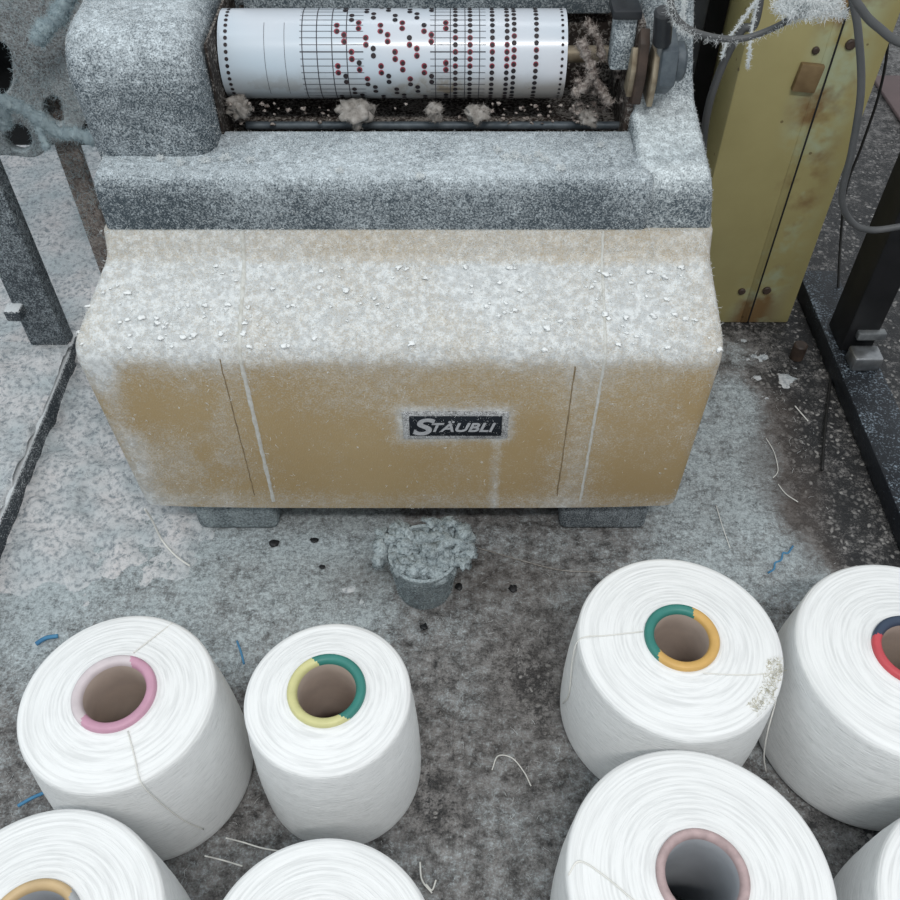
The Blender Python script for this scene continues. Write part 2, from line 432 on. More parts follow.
# ------------------------------------------------------------------ floor
def dust_at(X, Y):
    P = np.stack([X, Y, X * 0], -1)
    w = (fbm(P, 5, 4, 5) - .5) * .14
    left = sstep(-.30 + 0, -.52, X + w) * sstep(.36, .60, Y)
    under = sstep(.34, .60, Y + w) * sstep(.02, -.12, X + w) * .80
    right = sstep(.20, .30, X + w) * sstep(.49, .45, X + w) * sstep(.55, .66, Y) * sstep(1.12, 1.0, Y) * .80
    foot = np.exp(-(((X - .46) / .06) ** 2 + ((Y - 1.10) / .06) ** 2)) * .55
    near = .34 * sstep(.50, .40, X + w) + .08 * sstep(.60, .45, X)
    far = sstep(1.5, 2.0, Y) * .22 * sstep(.35, .6, X)
    farl = sstep(-.38, -.45, X) * .95
    d = np.maximum.reduce([left * .92, under, right, foot, near, far, farl * sstep(.55, .7, Y)])
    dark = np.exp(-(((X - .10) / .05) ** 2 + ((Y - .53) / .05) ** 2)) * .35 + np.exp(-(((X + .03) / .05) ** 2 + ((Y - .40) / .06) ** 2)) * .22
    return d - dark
def stain_at(X, Y):
    P = np.stack([X, Y, X * 0], -1); w = (fbm(P, 7, 3, 9) - .5) * .10
    s = sstep(.44, .47, X + w) * sstep(.56, .50, X + w) * sstep(.62, .72, Y) * sstep(1.1, .95, Y) * .75
    s = np.maximum(s, .55 * np.exp(-(((X + .125) / .04) ** 2 + ((Y - .655) / .035) ** 2)))
    s = np.maximum(s, .55 * np.exp(-(((X - .08) / .07) ** 2 + ((Y - .655) / .04) ** 2)))
    s = np.maximum(s, .25 * sstep(.0, .08, X) * sstep(.22, .1, X) * sstep(.35, .45, Y) * sstep(.72, .6, Y))
    return s
xs = np.linspace(-2.2, 2.4, 461); ys = np.linspace(-.3, 3.8, 411)
GX, GY = np.meshgrid(xs, ys, indexing='ij')
V = np.stack([GX, GY, GX * 0], -1)
V, F = grid_mesh('floor', V, len(xs), len(ys))
me, used = mesh_from('floor', V, F)
fattr(me, 'dust', dust_at(V[:, 0], V[:, 1])[used]); fattr(me, 'stain', stain_at(V[:, 0], V[:, 1])[used])
floor = link_mesh('floor', me, M['floor']); tag(floor, kind='structure')
tag(floor, 'dark terrazzo floor under grey dust and lint', 'floor')

# thick lint lying on the floor
def lint_h(X, Y):
    P = np.stack([X, Y, X * 0], -1)
    w = (fbm(P, 8, 4, 21) - .5)
    m = sstep(-.40, -.55, X + w * .2) * sstep(.58, .70, Y)
    m = np.maximum(m, sstep(-.25, -.42, X + w * .25) * sstep(.60, .72, Y) * .7)
    rough = fbm(P, 45, 4, 33)
    return (m * 1.25 + w * .9 + (rough - .5) * 1.3 - .50) * .015
xs = np.arange(-1.5, .7, .005); ys = np.arange(.5, 2.4, .005)
GX, GY = np.meshgrid(xs, ys, indexing='ij'); hh = lint_h(GX.ravel(), GY.ravel())
V = np.stack([GX.ravel(), GY.ravel(), hh], -1); V, F = grid_mesh('l', V, len(xs), len(ys))
keep = (hh[F] > 0).any(1); F = F[keep]
V[:, 2] = np.clip(V[:, 2], -.002, .016)
me, _ = mesh_from('floor_lint', V, F)
floor_lint = link_mesh('floor_lint', me, M['floor_lint'])
tag(floor_lint, 'thick bluish white lint matted over the floor beside and below the machine', 'lint', kind='stuff')
P, N = scatter([floor_lint], 26000)
me = fibre_mesh('loose_fibres', P + np.array([0, 0, .0005]), N, .003, .010, .0005, .5, .9)
o = link_mesh('loose_fibres', me, M['lint'], floor_lint); tag(o, kind='stuff')

# ------------------------------------------------------------------ the weaving machine unit
mach = empty('dobby_machine', (-.05, .90, 0), 'beige and dark grey weaving machine unit under white lint, with a punched pattern roll', 'machine')
HX0, HX1 = -.4095, .2985
prof = [(.7216, .080)]
prof += [(.7216, z) for z in np.linspace(.088, .325, 40)]
for a in np.linspace(0, math.radians(66), 9)[1:]:
    prof.append((.7216 + .034 * (1 - math.cos(a)), .325 + .034 * math.sin(a)))
y0, z0 = prof[-1]
for t in np.linspace(0, 1, 14)[1:]: prof.append((y0 + (.808 - y0) * t, z0 + (.389 - z0) * t))
for t in np.linspace(0, 1, 5)[1:]: prof.append((.808 + .014 * t, .389 + .007 * t * t + .003 * t))
for t in np.linspace(0, 1, 8)[1:]: prof.append((.822 + .011 * t, .399 + .024 * t))
prof.append((1.10, .423)); prof.append((1.10, .080))
prof = np.array(prof); npf = len(prof)
rc = .015
xs = np.concatenate([HX0 + rc * (1 - np.cos(np.linspace(0, math.pi / 2, 7))), np.linspace(HX0 + rc, HX1 - rc, 110)[1:-1], HX1 - rc * (1 - np.cos(np.linspace(math.pi / 2, 0, 7)))])
cen = np.array([.92, .25])
V = []
for x in xs:
    dx = min(x - HX0, HX1 - x); ins = rc - math.sqrt(max(0, rc * rc - (rc - min(dx, rc)) ** 2))
    q = prof.copy()
    dirs = cen - q; dirs /= np.linalg.norm(dirs, axis=1)[:, None]
    q[:, 0] = np.where(q[:, 0] < 1.05, q[:, 0] + ins * .8, q[:, 0]); q[:, 1] = np.where(q[:, 1] > .3, q[:, 1] - ins * .35, q[:, 1] + ins * .25)
    tz = np.clip((.34 - q[:, 1]) / .26, 0, 1); ux = (x - HX0) / (HX1 - HX0) * 2 - 1
    tz = tz * np.where(ux < 0, .013, .005) + np.where(ux < 0, .027, .008) * np.clip((q[:, 0] - .735) / .095, 0, 1) * (q[:, 1] > .3)
    q[:, 1] -= .0065 * (1 - ux ** 4) * np.clip((.30 - q[:, 1]) / .22, 0, 1)
    V.append(np.column_stack([x - ux * tz, q]))
V = np.array(V).reshape(-1, 3); idx = np.arange(len(xs) * npf).reshape(len(xs), npf)
F = np.stack([idx[:-1], np.roll(idx[:-1], -1, 1), np.roll(idx[1:], -1, 1), idx[1:]], -1).reshape(-1, 4)
bm = bmesh.new(); bv = [bm.verts.new(v) for v in V]
for f_ in F: bm.faces.new([bv[i] for i in f_])
bm.faces.new([bv[i] for i in idx[0]]); bm.faces.new([bv[i] for i in idx[-1][::-1]])
hood = obj('hood', bm, M['hood'], mach, auto=math.radians(50))
x, y, z = V.T
Pn = V.copy(); nz = fbm(Pn, 9, 4, 4); nz2 = fbm(Pn, 28, 3, 8)
flat = sstep(.318, .352, z + (nz2 - .5) * .02)
d = .06 + .42 * np.exp(-np.clip(.335 - z, 0, 1) / .018)
d += .26 * sstep(-.19, -.30, x + (nz - .5) * .16) * sstep(.36, .52, nz + .05) + .10 * sstep(.235, .275, z + (nz - .5) * .05)
d += .22 * sstep(.115, .085, z + (nz - .5) * .03) + .12 * (nz - .45)
d += .26 * np.exp(-((x - .15 + (nz2 - .5) * .03) / .030) ** 2) + .22 * sstep(.20, .29, x) * sstep(.42, .60, nz2)
dpx = np.maximum(np.maximum(-.057 - x, x - .069), 0); dpz = np.maximum(np.maximum(.208 - z, z - .256), 0)
d += .62 * np.exp(-np.hypot(dpx, dpz) / .007)
d += .45 * np.exp(-((x - .056) / .004) ** 2) * (z < .21)
d += .40 * np.exp(-((x + .385) / .018) ** 2)
zone = .80 + .42 * (nz - .5) + .25 * (nz2 - .5)
steep = .56 + .22 * (nz - .5) + .06 * sstep(-.2, -.3, x)
d = d * (1 - flat) + zone * flat
st_m = sstep(.812, .822, y + (nz2 - .5) * .010)
d = d * (1 - st_m) + steep * st_m
fattr(hood.data, 'dust', np.clip(d, 0, 1.1))

# panel joints on the hood
def seam(xa, w, out, mat, zlo=.081, lab=None, zhi=1.0):
    bm = bmesh.new(); n = 0; rows = []
    pr = [(yy, zz) for yy, zz in prof[:-2] if zlo <= zz <= zhi]
    for i, (yy, zz) in enumerate(pr):
        a = pr[max(i - 1, 0)]; b = pr[min(i + 1, len(pr) - 1)]
        t = Vector((0, b[0] - a[0], b[1] - a[1])).normalized(); nn = Vector((0, -t.z, t.y))
        ww = w * random.uniform(.8, 1.2); c0 = Vector((xa + random.uniform(-.0004, .0004), yy, zz))
        rows.append([bm.verts.new(c0 + Vector((s_ * ww, 0, 0)) + nn * o_) for s_, o_ in ((-.5, -.001), (-.28, out), (.28, out), (.5, -.001))])
    for A, B in zip(rows, rows[1:]):
        for j in range(3): bm.faces.new((A[j], A[j + 1], B[j + 1], B[j]))
    o = obj('panel_seam', bm, mat, hood)
    if lab: o['label'] = lab
seam(-.2275, .0060, .0012, M['seam_lint'], lab='panel seam filled with white lint')
seam(-.250, .0018, .0004, M['seam_dark'], .10, lab='dark dirty panel seam', zhi=.335)
seam(.168, .0042, .0010, M['seam_lint'], lab='panel seam filled with white lint')
seam(.137, .0024, .0004, M['seam_dark'], .10, lab='dark dirty panel seam', zhi=.325)


# nameplate with raised letters
bm = bmesh.new(); rbox(bm, -.055, .068, .7186, .7222, .2105, .2545, .0012, 2)
plate_rim = obj('nameplate', bm, M['plate_rim'], mach, auto=.6)
bm = bmesh.new(); rbox(bm, -.0475, .0605, .7176, .7200, .2165, .2495, .0005, 1)
plate = obj('plate_face', bm, M['plate'], plate_rim, auto=.6); plate['label'] = 'black plate face'
def text_mesh(body, size, shear, ext, offset):
    cu = bpy.data.curves.new('text', 'FONT'); cu.body = body; cu.size = size; cu.shear = shear; cu.extrude = ext; cu.offset = offset
    ob = bpy.data.objects.new('text', cu); COL.objects.link(ob)
    dg = bpy.context.evaluated_depsgraph_get(); dg.update()
    me = bpy.data.meshes.new_from_object(ob.evaluated_get(dg)); bpy.data.objects.remove(ob); bpy.data.curves.remove(cu); return me
def put_text(bm, body, x0, x1, zb, zt, shear):
    me = text_mesh(body, 1.0, shear, .03, .022)
    b2 = bmesh.new(); b2.from_mesh(me)
    xs_ = [v.co.x for v in b2.verts]; cap = text_mesh('E', 1.0, 0, 0, .022); ysz = [v.co.y for v in cap.vertices]
    if body == 'S': ysz = [v.co.y for v in b2.verts]
    sx = (x1 - x0) / (max(xs_) - min(xs_)); sy = (zt - zb) / (max(ysz) - min(ysz))
    for v in b2.verts:
        v.co = Vector((x0 + (v.co.x - min(xs_)) * sx, .7174 - v.co.z * .02, zb + (v.co.y - min(ysz)) * sy))
    b2.to_mesh(me); b2.free(); bm.from_mesh(me); bpy.data.meshes.remove(me)
bm = bmesh.new()
put_text(bm, 'S', -.0435, -.0170, .2185, .2465, .25)
put_text(bm, 'T\u00c4UBLI', -.0215, .0535, .2245, .2390, .30)
obj('lettering', bm, M['letter'], plate_rim, smooth=False)

P, N = scatter([plate_rim], 900, lambda P, N: (N[:, 1] < -.3) * 1.0)
q = link_mesh('plate_fringe', fibre_mesh('plate_fringe', P, N, .001, .004, .0004, .35, .9), M['lint'], plate_rim); q['kind'] = 'stuff'

# dark casting on top
bm = bmesh.new()
prism_x(bm, [(.835, .4165), (.835, .470), (.842, .484), (.936, .486), (.936, .40), (.86, .40)], -.377, .216, r=.007, seg=3)
rbox(bm, -.377, .262, 1.085, 1.14, .40, .60, .006, 2)
casting = obj('casting', bm, M['cast'], mach, auto=.9)
bm = bmesh.new()
prism_x(bm, [(.880, .470), (.882, .535)] + [(.882 + .062 * (1 - math.cos(t)), .548 + .060 * math.sin(t)) for t in np.linspace(0, math.pi / 2, 12)] + [(1.12, .614), (1.12, .41), (.89, .41)], -.380, -.252, -.398, -.257, r=0)
cap_e = [e for e in bm.edges if len(e.link_faces) == 2 and (len(e.link_faces[0].verts) > 6) != (len(e.link_faces[1].verts) > 6)]
bmesh.ops.bevel(bm, geom=cap_e, offset=.026, segments=6, profile=.5, affect='EDGES')
hump = obj('side_hump', bm, M['cast'], mach, auto=.9)
bm = bmesh.new()
prism_x(bm, [(.838, .4165), (.838, .468), (.848, .482), (.955, .512), (.966, .530), (.972, .64), (1.12, .64), (1.12, .41), (.86, .41)], .200, .290, .200, .250, r=.008, seg=3)
block = obj('side_hump', bm, M['cast_side'], mach, auto=.9); block['label'] = 'paler lint-coated side hump with a sloping ledge'

# recess under the pattern roll
bm = bmesh.new()
rbox(bm, -.251, .205, .930, 1.09, .440, .466, 0)
rbox(bm, -.245, .205, 1.070, 1.088, .46, .560, 0)
rbox(bm, .194, .2015, .94, 1.09, .44, .60, 0)
rbox(bm, -.2530, -.2505, .925, 1.09, .44, .585, 0)
tray = obj('roll_tray', bm, M['grease_lint'], mach, smooth=False); tray['label'] = 'dark greasy trough'
bm = bmesh.new(); cyl(bm, (-.235, .966, .474), (.195, .966, .474), .0045, n=16, bev=.001)
obj('guide_bar', bm, M['slate'], mach, auto=.6)
bm = bmesh.new(); rbox(bm, -.235, .185, 1.055, 1.10, .561, .66, .004, 2)
rail = obj('cover_rail', bm, M['cast_side'], mach, auto=.6); rail['label'] = 'pale lint-covered rail behind the roll'

# pattern roll: paper sheet, printed grid, punched holes
RY, RZ, RR = 1.000, .541, .0462
RX0, RX1 = at_y(219, 55, .962).x, at_y(567, 55, .962).x
k = NT('pattern_paper')
cs = k.n('ShaderNodeSeparateXYZ'); k.l(k.co(), cs.inputs[0])
n1 = k.noise(22, 5, rough=.65)
low = k.ramp(k.math('ADD', k.math('MULTIPLY', cs.outputs['Z'], -12.0), k.math('MULTIPLY', n1, .9)), [(0.0, 0.0), (1.0, 0.0)])
papercol = k.mix(k.ramp(k.noise(5, 2), [(.35, 0.0), (.65, 1.0)]), (.46, .54, .61), (.56, .57, .61))  # base paper colour, two pale tones mixed by noise
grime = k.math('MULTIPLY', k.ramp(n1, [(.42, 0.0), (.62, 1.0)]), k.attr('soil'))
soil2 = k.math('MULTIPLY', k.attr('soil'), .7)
c = k.mix(k.math('MAXIMUM', grime, soil2), papercol, (.21, .18, .14))
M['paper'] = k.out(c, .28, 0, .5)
k.b.inputs['Coat Weight'].default_value = .4; k.b.inputs['Coat Roughness'].default_value = .15
nS, nA = 70, 72
V = []
for i in range(nS + 1):
    for j in range(nA):
        a = 2 * math.pi * j / nA; V.append((RX0 + (RX1 - RX0) * i / nS, RY - RR * math.cos(a), RZ + RR * math.sin(a)))
V = np.array(V); idx = np.arange((nS + 1) * nA).reshape(nS + 1, nA)
F = np.stack([idx[:-1], idx[1:], np.roll(idx[1:], -1, 1), np.roll(idx[:-1], -1, 1)], -1).reshape(-1, 4)
me, _ = mesh_from('pattern_roll', V, F)
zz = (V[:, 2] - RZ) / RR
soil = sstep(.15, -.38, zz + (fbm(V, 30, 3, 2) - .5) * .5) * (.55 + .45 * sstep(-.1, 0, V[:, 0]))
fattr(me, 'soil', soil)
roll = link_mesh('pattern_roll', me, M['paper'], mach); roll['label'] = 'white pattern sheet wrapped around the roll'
bm = bmesh.new()
cyl(bm, (RX0 + .002, RY, RZ), (RX1 - .002, RY, RZ), RR - .0018, n=48)
obj('roll_core', bm, M['grease'], roll, auto=.6)
# roll surface as (x, angle): angle 0 faces the viewer's side, + up
vis = math.radians(24.5)
def roll_pt(x, a, h): return Vector((x, RY - (RR + h) * math.cos(a), RZ + (RR + h) * math.sin(a)))
def roll_ang(py): return vis + math.asin(max(-1, min(1, (55 - py) / 46.0)))
def roll_x(px): return RX0 + (px - 222.0) / (568.0 - 222.0) * (RX1 - RX0)
bm = bmesh.new()
def strip(bm, pts, w, axis):
    rows = []
    for x, a in pts:
        if axis == 'x': rows.append((bm.verts.new(roll_pt(x, a - w / RR, .0003)), bm.verts.new(roll_pt(x, a + w / RR, .0003))))
        else: rows.append((bm.verts.new(roll_pt(x - w, a, .0003)), bm.verts.new(roll_pt(x + w, a, .0003))))
    for A, B in zip(rows, rows[1:]): bm.faces.new((A[0], A[1], B[1], B[0]))
AR = [vis + math.radians(t) for t in range(-84, 92, 6)]
for px in (305.5, 320, 335, 349.5): strip(bm, [(roll_x(px), a) for a in AR], .0005, 'a')
ink = M['ink'] = simple('printed_ink', (.03, .03, .04), (.06, .06, .07), .5)
bmr = bmesh.new()
for px in (437, 452, 466.5, 481): strip(bmr, [(roll_x(px), a) for a in AR], .0004, 'a')
for px in (268, 288):
    bml = bmesh.new(); strip(bml, [(roll_x(px), a) for a in AR[4:22]], .00022, 'a'); obj('printed_line', bml, ink, roll, smooth=False)
PH = 0.1518
angs = [vis + (i - 9) * PH + .05 for i in range(0, 19)]
for i, a in enumerate(angs):
    w = .0006 if i == 9 else .0003
    strip(bm, [(roll_x(303), a), (roll_x(335), a), (roll_x(366), a)], w, 'x')
    strip(bmr, [(roll_x(432), a), (roll_x(455), a), (roll_x(470), a), (roll_x(487), a)], w, 'x')
obj('printed_grid', bm, ink, roll, smooth=False); obj('printed_grid', bmr, ink, roll, smooth=False)
M['hole'] = simple('punched_hole', (.012, .012, .016), (.03, .02, .022), .6)
M['hole_red'] = simple('red_hole_edge', (.30, .05, .07), (.20, .03, .05), .5)
bm = bmesh.new()
def disc(x, a, r, h, mi, sq=1.0):
    vs = [bm.verts.new(roll_pt(x + r * math.cos(t), a + r * sq * math.sin(t) / RR, h)) for t in [2 * math.pi * i / 14 for i in range(14)]]
    f_ = bm.faces.new(vs); f_.material_index = mi
PX = [340 + 7.17 * i for i in range(16)]
rr = random.Random(5)
for ci, px in enumerate(PX):
    for ri, a in enumerate(angs):
        a2 = a + .07 * ((ci % 2))
        t = (ri + (ci // 2) * 1) % 6
        on = ((ri - ci * 1 + (3 if ci % 2 else 0)) % 6 in (0, 1)) if ci < 14 else True
        if ci >= 14: on = ci == 15 and ri % 6 in (0, 1)
        if not on: continue
        red = 4 < ri < 14 and rr.random() < .8
        if red: disc(roll_x(px), a2, .0031, .0004, 1); disc(roll_x(px) + rr.uniform(-.0005, .0005), a2 - .008, .0021, .0006, 0)
        else: disc(roll_x(px), a2, .0028, .0005, 0)
for px, p_on in ((457, 1), (471.5, 1), (493.5, 1), (508, 1), (515, 1), (537, 1)):
    for ri, a in enumerate(angs):
        a2 = a + (.04 if px in (515, 537) else 0)
        red = 6 < ri < 12 and rr.random() < .7
        if red: disc(roll_x(px), a2, .0029, .0004, 1); disc(roll_x(px), a2 - .008, .0021, .0006, 0)
        else: disc(roll_x(px), a2, .0026, .0005, 0)
obj('punched_holes', bm, [M['hole'], M['hole_red']], roll, smooth=False)
for px in (230, 563):
    bm = bmesh.new()
    for ri, a in enumerate(angs): disc(roll_x(px), a, .0021 if px < 300 else .0016, .0005, 0)
    obj('sprocket_holes', bm, [M['hole']], roll, smooth=False)

# right end of the roll: shaft, pin block, levers, knob, nut
bm = bmesh.new(); cyl(bm, (RX1 - .004, RY, RZ), (.196, RY, RZ), .009, n=20, bev=.001); obj('roll_shaft', bm, M['brass'], mach, auto=.6)
p = at_y(623, 38, .955)
bm = bmesh.new(); rbox(bm, p.x - .0115, p.x + .0115, .945, .97, .548, .602, .003, 2); obj('pin_block', bm, M['cast_side'], mach, auto=.6)
bm = bmesh.new(); rbox(bm, p.x - .016, p.x + .014, .940, .978, .603, .612, .002, 2); obj('block_cap', bm, M['dark_plastic'], mach, auto=.6)
def lever(px, ya, pts, th, mat, nm):
    bm = bmesh.new(); x = at_y(px, 60, ya).x
    prism_x(bm, pts, x - th / 2, x + th / 2, r=.0012, seg=2); return obj(nm, bm, mat, mach, auto=.6)
lever(640, .94, [(.925, .52), (.920, .555), (.926, .585), (.937, .597), (.946, .590), (.944, .560), (.95, .53), (.948, .515)], .010, M['grease'], 'lever')
lever(634, .94, [(.932, .525), (.927, .555), (.934, .578), (.943, .575), (.955, .525)], .008, M['brass'], 'lever')
lever(653, .94, [(.920, .52), (.915, .55), (.922, .577), (.945, .577), (.958, .55), (.955, .52)], .006, M['brass'], 'washer')
xn = at_y(664, 64, .935).x
bm = bmesh.new()
hexp = [(.938 + .034 * math.cos(math.radians(60 * i + 20)), .562 + .034 * math.sin(math.radians(60 * i + 20))) for i in range(6)]
prism_x(bm, hexp, xn - .0085, xn + .0085, r=.0022, seg=2); obj('hex_nut', bm, M['slate'], mach, auto=.5)
bm = bmesh.new(); cyl(bm, (xn + .008, .938, .562), (xn + .021, .938, .562), .020, n=28, bev=.003); obj('shaft_cap', bm, M['slate'], mach, auto=.5)
p0 = at_y(661, 54, .925); p1 = at_y(664, 10, .905)
bm = bmesh.new(); cyl(bm, p0 + (p1 - p0) * .25, p1, .0095, n=28, bev=.0025)
kn = obj('knob', bm, M['dark_plastic'], mach, auto=.5); kn['label'] = 'black cylindrical knob'
bm = bmesh.new(); cyl(bm, p0 - (p1 - p0) * .15, p0 + (p1 - p0) * .27, .0045, n=16); obj('knob_stem', bm, M['dull_steel'], kn, auto=.5)

# pedestal and feet below the hood
bm = bmesh.new(); rbox(bm, -.33, .24, .80, 1.08, 0, .09, .004, 2); obj('pedestal', bm, M['bracket'], mach, auto=.6)
for xa, xb in ((-.345, -.235), (.150, .268)):
    bm = bmesh.new(); rbox(bm, xa, xb, .740, .86, 0, .088, .010, 3); ft = obj('foot', bm, M['heap'] if xa < 0 else M['post_steel'], mach, auto=.6)

# ------------------------------------------------------------------ lint on the machine
def w_hood(P, N):
    return np.where(N[:, 2] > .35, .25 + .75 * clumped(P, 60, .40, .62), .012 + .05 * clumped(P, 30, .5, .7)) * np.where(P[:, 1] > .83, .0, 1)
P, N = scatter([hood], 24000, w_hood)
o = link_mesh('lint_layer', fibre_mesh('lint_layer', P, N, .002, .0065, .00050, .35, .9), M['lint'])
tag(o, 'band of white lint fibres caked along the shoulder of the beige hood', 'lint', kind='stuff')
fl = bmesh.new()
P, N = scatter([hood], 760, lambda P, N: np.where((N[:, 2] > .5) & (P[:, 1] < .815), .16 + clumped(P, 20, .46, .60, 12), 0))
for i, (p, n_) in enumerate(zip(P, N)): blob(fl, p + n_ * .0008, random.choice((.0009, .0012, .0016, .002, .0026, .0034)), .38, 1.3, 2, i)
q = obj('lint_flakes', fl, M['flake'], o); q['kind'] = 'stuff'
P, N = scatter([hood], 150, lambda P, N: np.where(N[:, 2] < .3, .25 + .75 * clumped(P, 14, .48, .62, 31), 0) * (P[:, 1] < .75) * (N[:, 1] < -.5))
PP, NN = puff_points(P + N * .0003, RNG.uniform(.0006, .0018, len(P)), 12, .8)
q = link_mesh('lint_specks', fibre_mesh('lint_specks', PP, NN, .001, .003, .0005, .5, .9), M['lint'], o); q['kind'] = 'stuff'

def w_cast(P, N):
    return (.10 + .40 * np.clip(N[:, 2], 0, 1) + .25 * clumped(P, 26, .45, .65)) * (N[:, 1] < .6) * (P[:, 1] < 1.06)
P, N = scatter([casting, hump, block], 42000, w_cast)
o = link_mesh('lint_layer', fibre_mesh('lint_layer', P, N, .0010, .0030, .0004, .45, .8), M['lint'])
tag(o, 'fine white lint furring the dark grey casting around the pattern roll', 'lint', kind='stuff')
lumps = []
for px, py, r in ((506, 158, .006), (516, 155, .005), (527, 160, .006), (545, 160, .005), (538, 154, .003), (497, 150, .004), (560, 168, .004), (250, 160, .004), (225, 158, .005), (205, 160, .004), (180, 163, .004), (160, 158, .003),
                  (668, 122, .006), (660, 110, .007), (672, 133, .005), (600, 145, .003), (420, 176, .003), (340, 170, .003)):
    lumps.append((at_z(px, py, .487 if px < 650 else .497), r))
PP, NN = puff_points([p[:] for p, r in lumps], [r * 1.1 for p, r in lumps], 130, .55)
ql = link_mesh('lint_tufts', fibre_mesh('lint_tufts', PP, NN, .002, .005, .0008, .5, .9), M['lint'], o); ql['kind'] = 'stuff'
# ridge of lint along the casting's lower edge
rn = 900; X = RNG.uniform(-.385, .28, rn)
P = np.column_stack([X, np.full(rn, .8335), .4215 + RNG.normal(0, .0012, rn)]); N = np.tile([0, -.7, .7], (rn, 1))
q = link_mesh('edge_fringe', fibre_mesh('edge_fringe', P, N, .003, .008, .0005, .5, .9), M['lint'], o); q['kind'] = 'stuff'

# greasy fluff in the trough: countable wads
wads = [(355, 113, .0150, 'largest grey wad of fluff in the trough below the punched roll'),
        (436, 112, .0085, 'small grey wad of fluff stuck in the trough below the middle of the roll'),
        (478, 113, .0105, 'crumpled pale wad of fluff in the trough below the rows of holes'),
        (240, 108, .0120, 'grey wad of fluff in the left corner of the trough'),
        (588, 118, .0090, 'grey wad of fluff below the right end of the roll')]
for i, (px, py, r, lab) in enumerate(wads):
    p = at_y(px, py, .952)
    bm = bmesh.new(); blob(bm, p, r, .75, 1.1, 3, i * 5 + 1)
    for t in range(4): blob(bm, p + Vector((random.uniform(-1, 1) * r, random.uniform(-.3, .3) * r, random.uniform(-.4, .4) * r)), r * .55, .7, .6, 2, i * 7 + t)
    ow = tag(obj('fluff_wad', bm, M['lint_grey']), lab, 'fluff', 'wads of fluff in the trough')
    P, N = scatter([ow], 700); q = link_mesh('wad_fibres', fibre_mesh('wad_fibres', P, N, .0015, .005, .0004, .5, .9), M['lint_grey'], ow); q['kind'] = 'stuff'
lumps = bmesh.new()
for i in range(90):
    px = random.choice((random.uniform(215, 330), random.uniform(480, 600), random.uniform(480, 600), random.uniform(215, 600)))
    p = at_y(px, random.uniform(103, 124), random.uniform(.942, .965)); blob(lumps, p, random.uniform(.001, .0028), .7, 1.1, 2, i)
o = obj('trough_fluff', lumps, M['grease_fluff']); tag(o, 'crumbs of grey fluff strewn along the greasy trough under the roll', 'lint', kind='stuff')
P, N = scatter([o, tray], 9000, lambda P, N: (P[:, 1] < .99) * (P[:, 2] < .475) * clumped(P, 40, .42, .6))
q = link_mesh('fluff_fibres', fibre_mesh('fluff_fibres', P, N, .002, .006, .0004, .6, .9), M['lint_grey'], o); q['kind'] = 'stuff'
# twisted rope of fluff at the right end of the roll
bm = bmesh.new()
tube(bm, [at_y(580, 40, .955), at_y(587, 58, .95), at_y(592, 72, .948), at_y(584, 86, .946), at_y(574, 93, .945)], .0050, 8, 7, .35)
tube(bm, [at_y(592, 66, .955), at_y(596, 82, .95), at_y(604, 95, .948), at_y(610, 104, .946)], .0042, 8, 7, .4)
tube(bm, [at_y(586, 22, .97), at_y(598, 40, .965), at_y(602, 60, .96)], .0045, 8, 7, .4)
for i in range(26):
    blob(bm, at_y(random.uniform(572, 625), random.uniform(60, 112), random.uniform(.948, .975)), random.uniform(.002, .005), .8, .6, 2, i)
orp = tag(obj('fluff_rope', bm, M['grease_fluff']), 'twisted brownish fluff hanging beside the right end of the roll', 'fluff')
P, N = scatter([orp], 2600); q = link_mesh('rope_fibres', fibre_mesh('rope_fibres', P, N, .002, .007, .0005, .5, .9), M['grease_fluff'], orp); q['kind'] = 'stuff'

# ------------------------------------------------------------------ lint-clogged pot below the hood
pc = at_z(424, 590, 0.0); pc = Vector((-.033, .647, 0))
pot = empty('pot', pc, 'small grey pot clogged with lint on the floor under the front of the hood', 'pot')
bm = bmesh.new()
prof2 = [(.0, 0), (.033, 0), (.035, .003), (.0435, .074), (.0445, .076), (.044, .079), (.040, .079), (.036, .06), (0, .058)]
n = 40; rings = []
for r, h in prof2:
    rings.append([bm.verts.new(pc + Vector((r * math.cos(2 * math.pi * i / n), r * math.sin(2 * math.pi * i / n), h))) for i in range(n)])
for a, b in zip(rings, rings[1:]):
    for i in range(n): bm.faces.new((a[i], a[(i + 1) % n], b[(i + 1) % n], b[i]))
bmesh.ops.remove_doubles(bm, verts=bm.verts, dist=1e-6)
pot_body = obj('pot_body', bm, M['heap'], pot, auto=.7)
bm = bmesh.new()
rr = random.Random(3)
for i in range(190):
    px = rr.uniform(374, 472); py = rr.uniform(522, 584)
    if ((px - 424) / 49) ** 2 + ((py - 548) / 30) ** 2 > 1: continue
    p = at_z(px, py, rr.uniform(.070, .080))
    if p.y > .712: p.y = .712
    if (p - pc).xy.length < .052 and py > 570: continue
    blob(bm, p, rr.uniform(.004, .011), .75, 1.2, 2, i)
for i in range(16):
    a = rr.uniform(0, 6.28); blob(bm, pc + Vector((.026 * math.cos(a), .026 * math.sin(a), .070)), .014, .8, .9, 2, i + 80)
heap = obj('lint_heap', bm, M['heap']); tag(heap, 'heap of bluish grey lint filling the small pot under the hood', 'lint', kind='stuff')
P, N = scatter([heap, pot_body], 12000)
q = link_mesh('heap_fibres', fibre_mesh('heap_fibres', P, N, .0015, .005, .0004, .4, .9), M['lint_blue'], heap); q['kind'] = 'stuff'

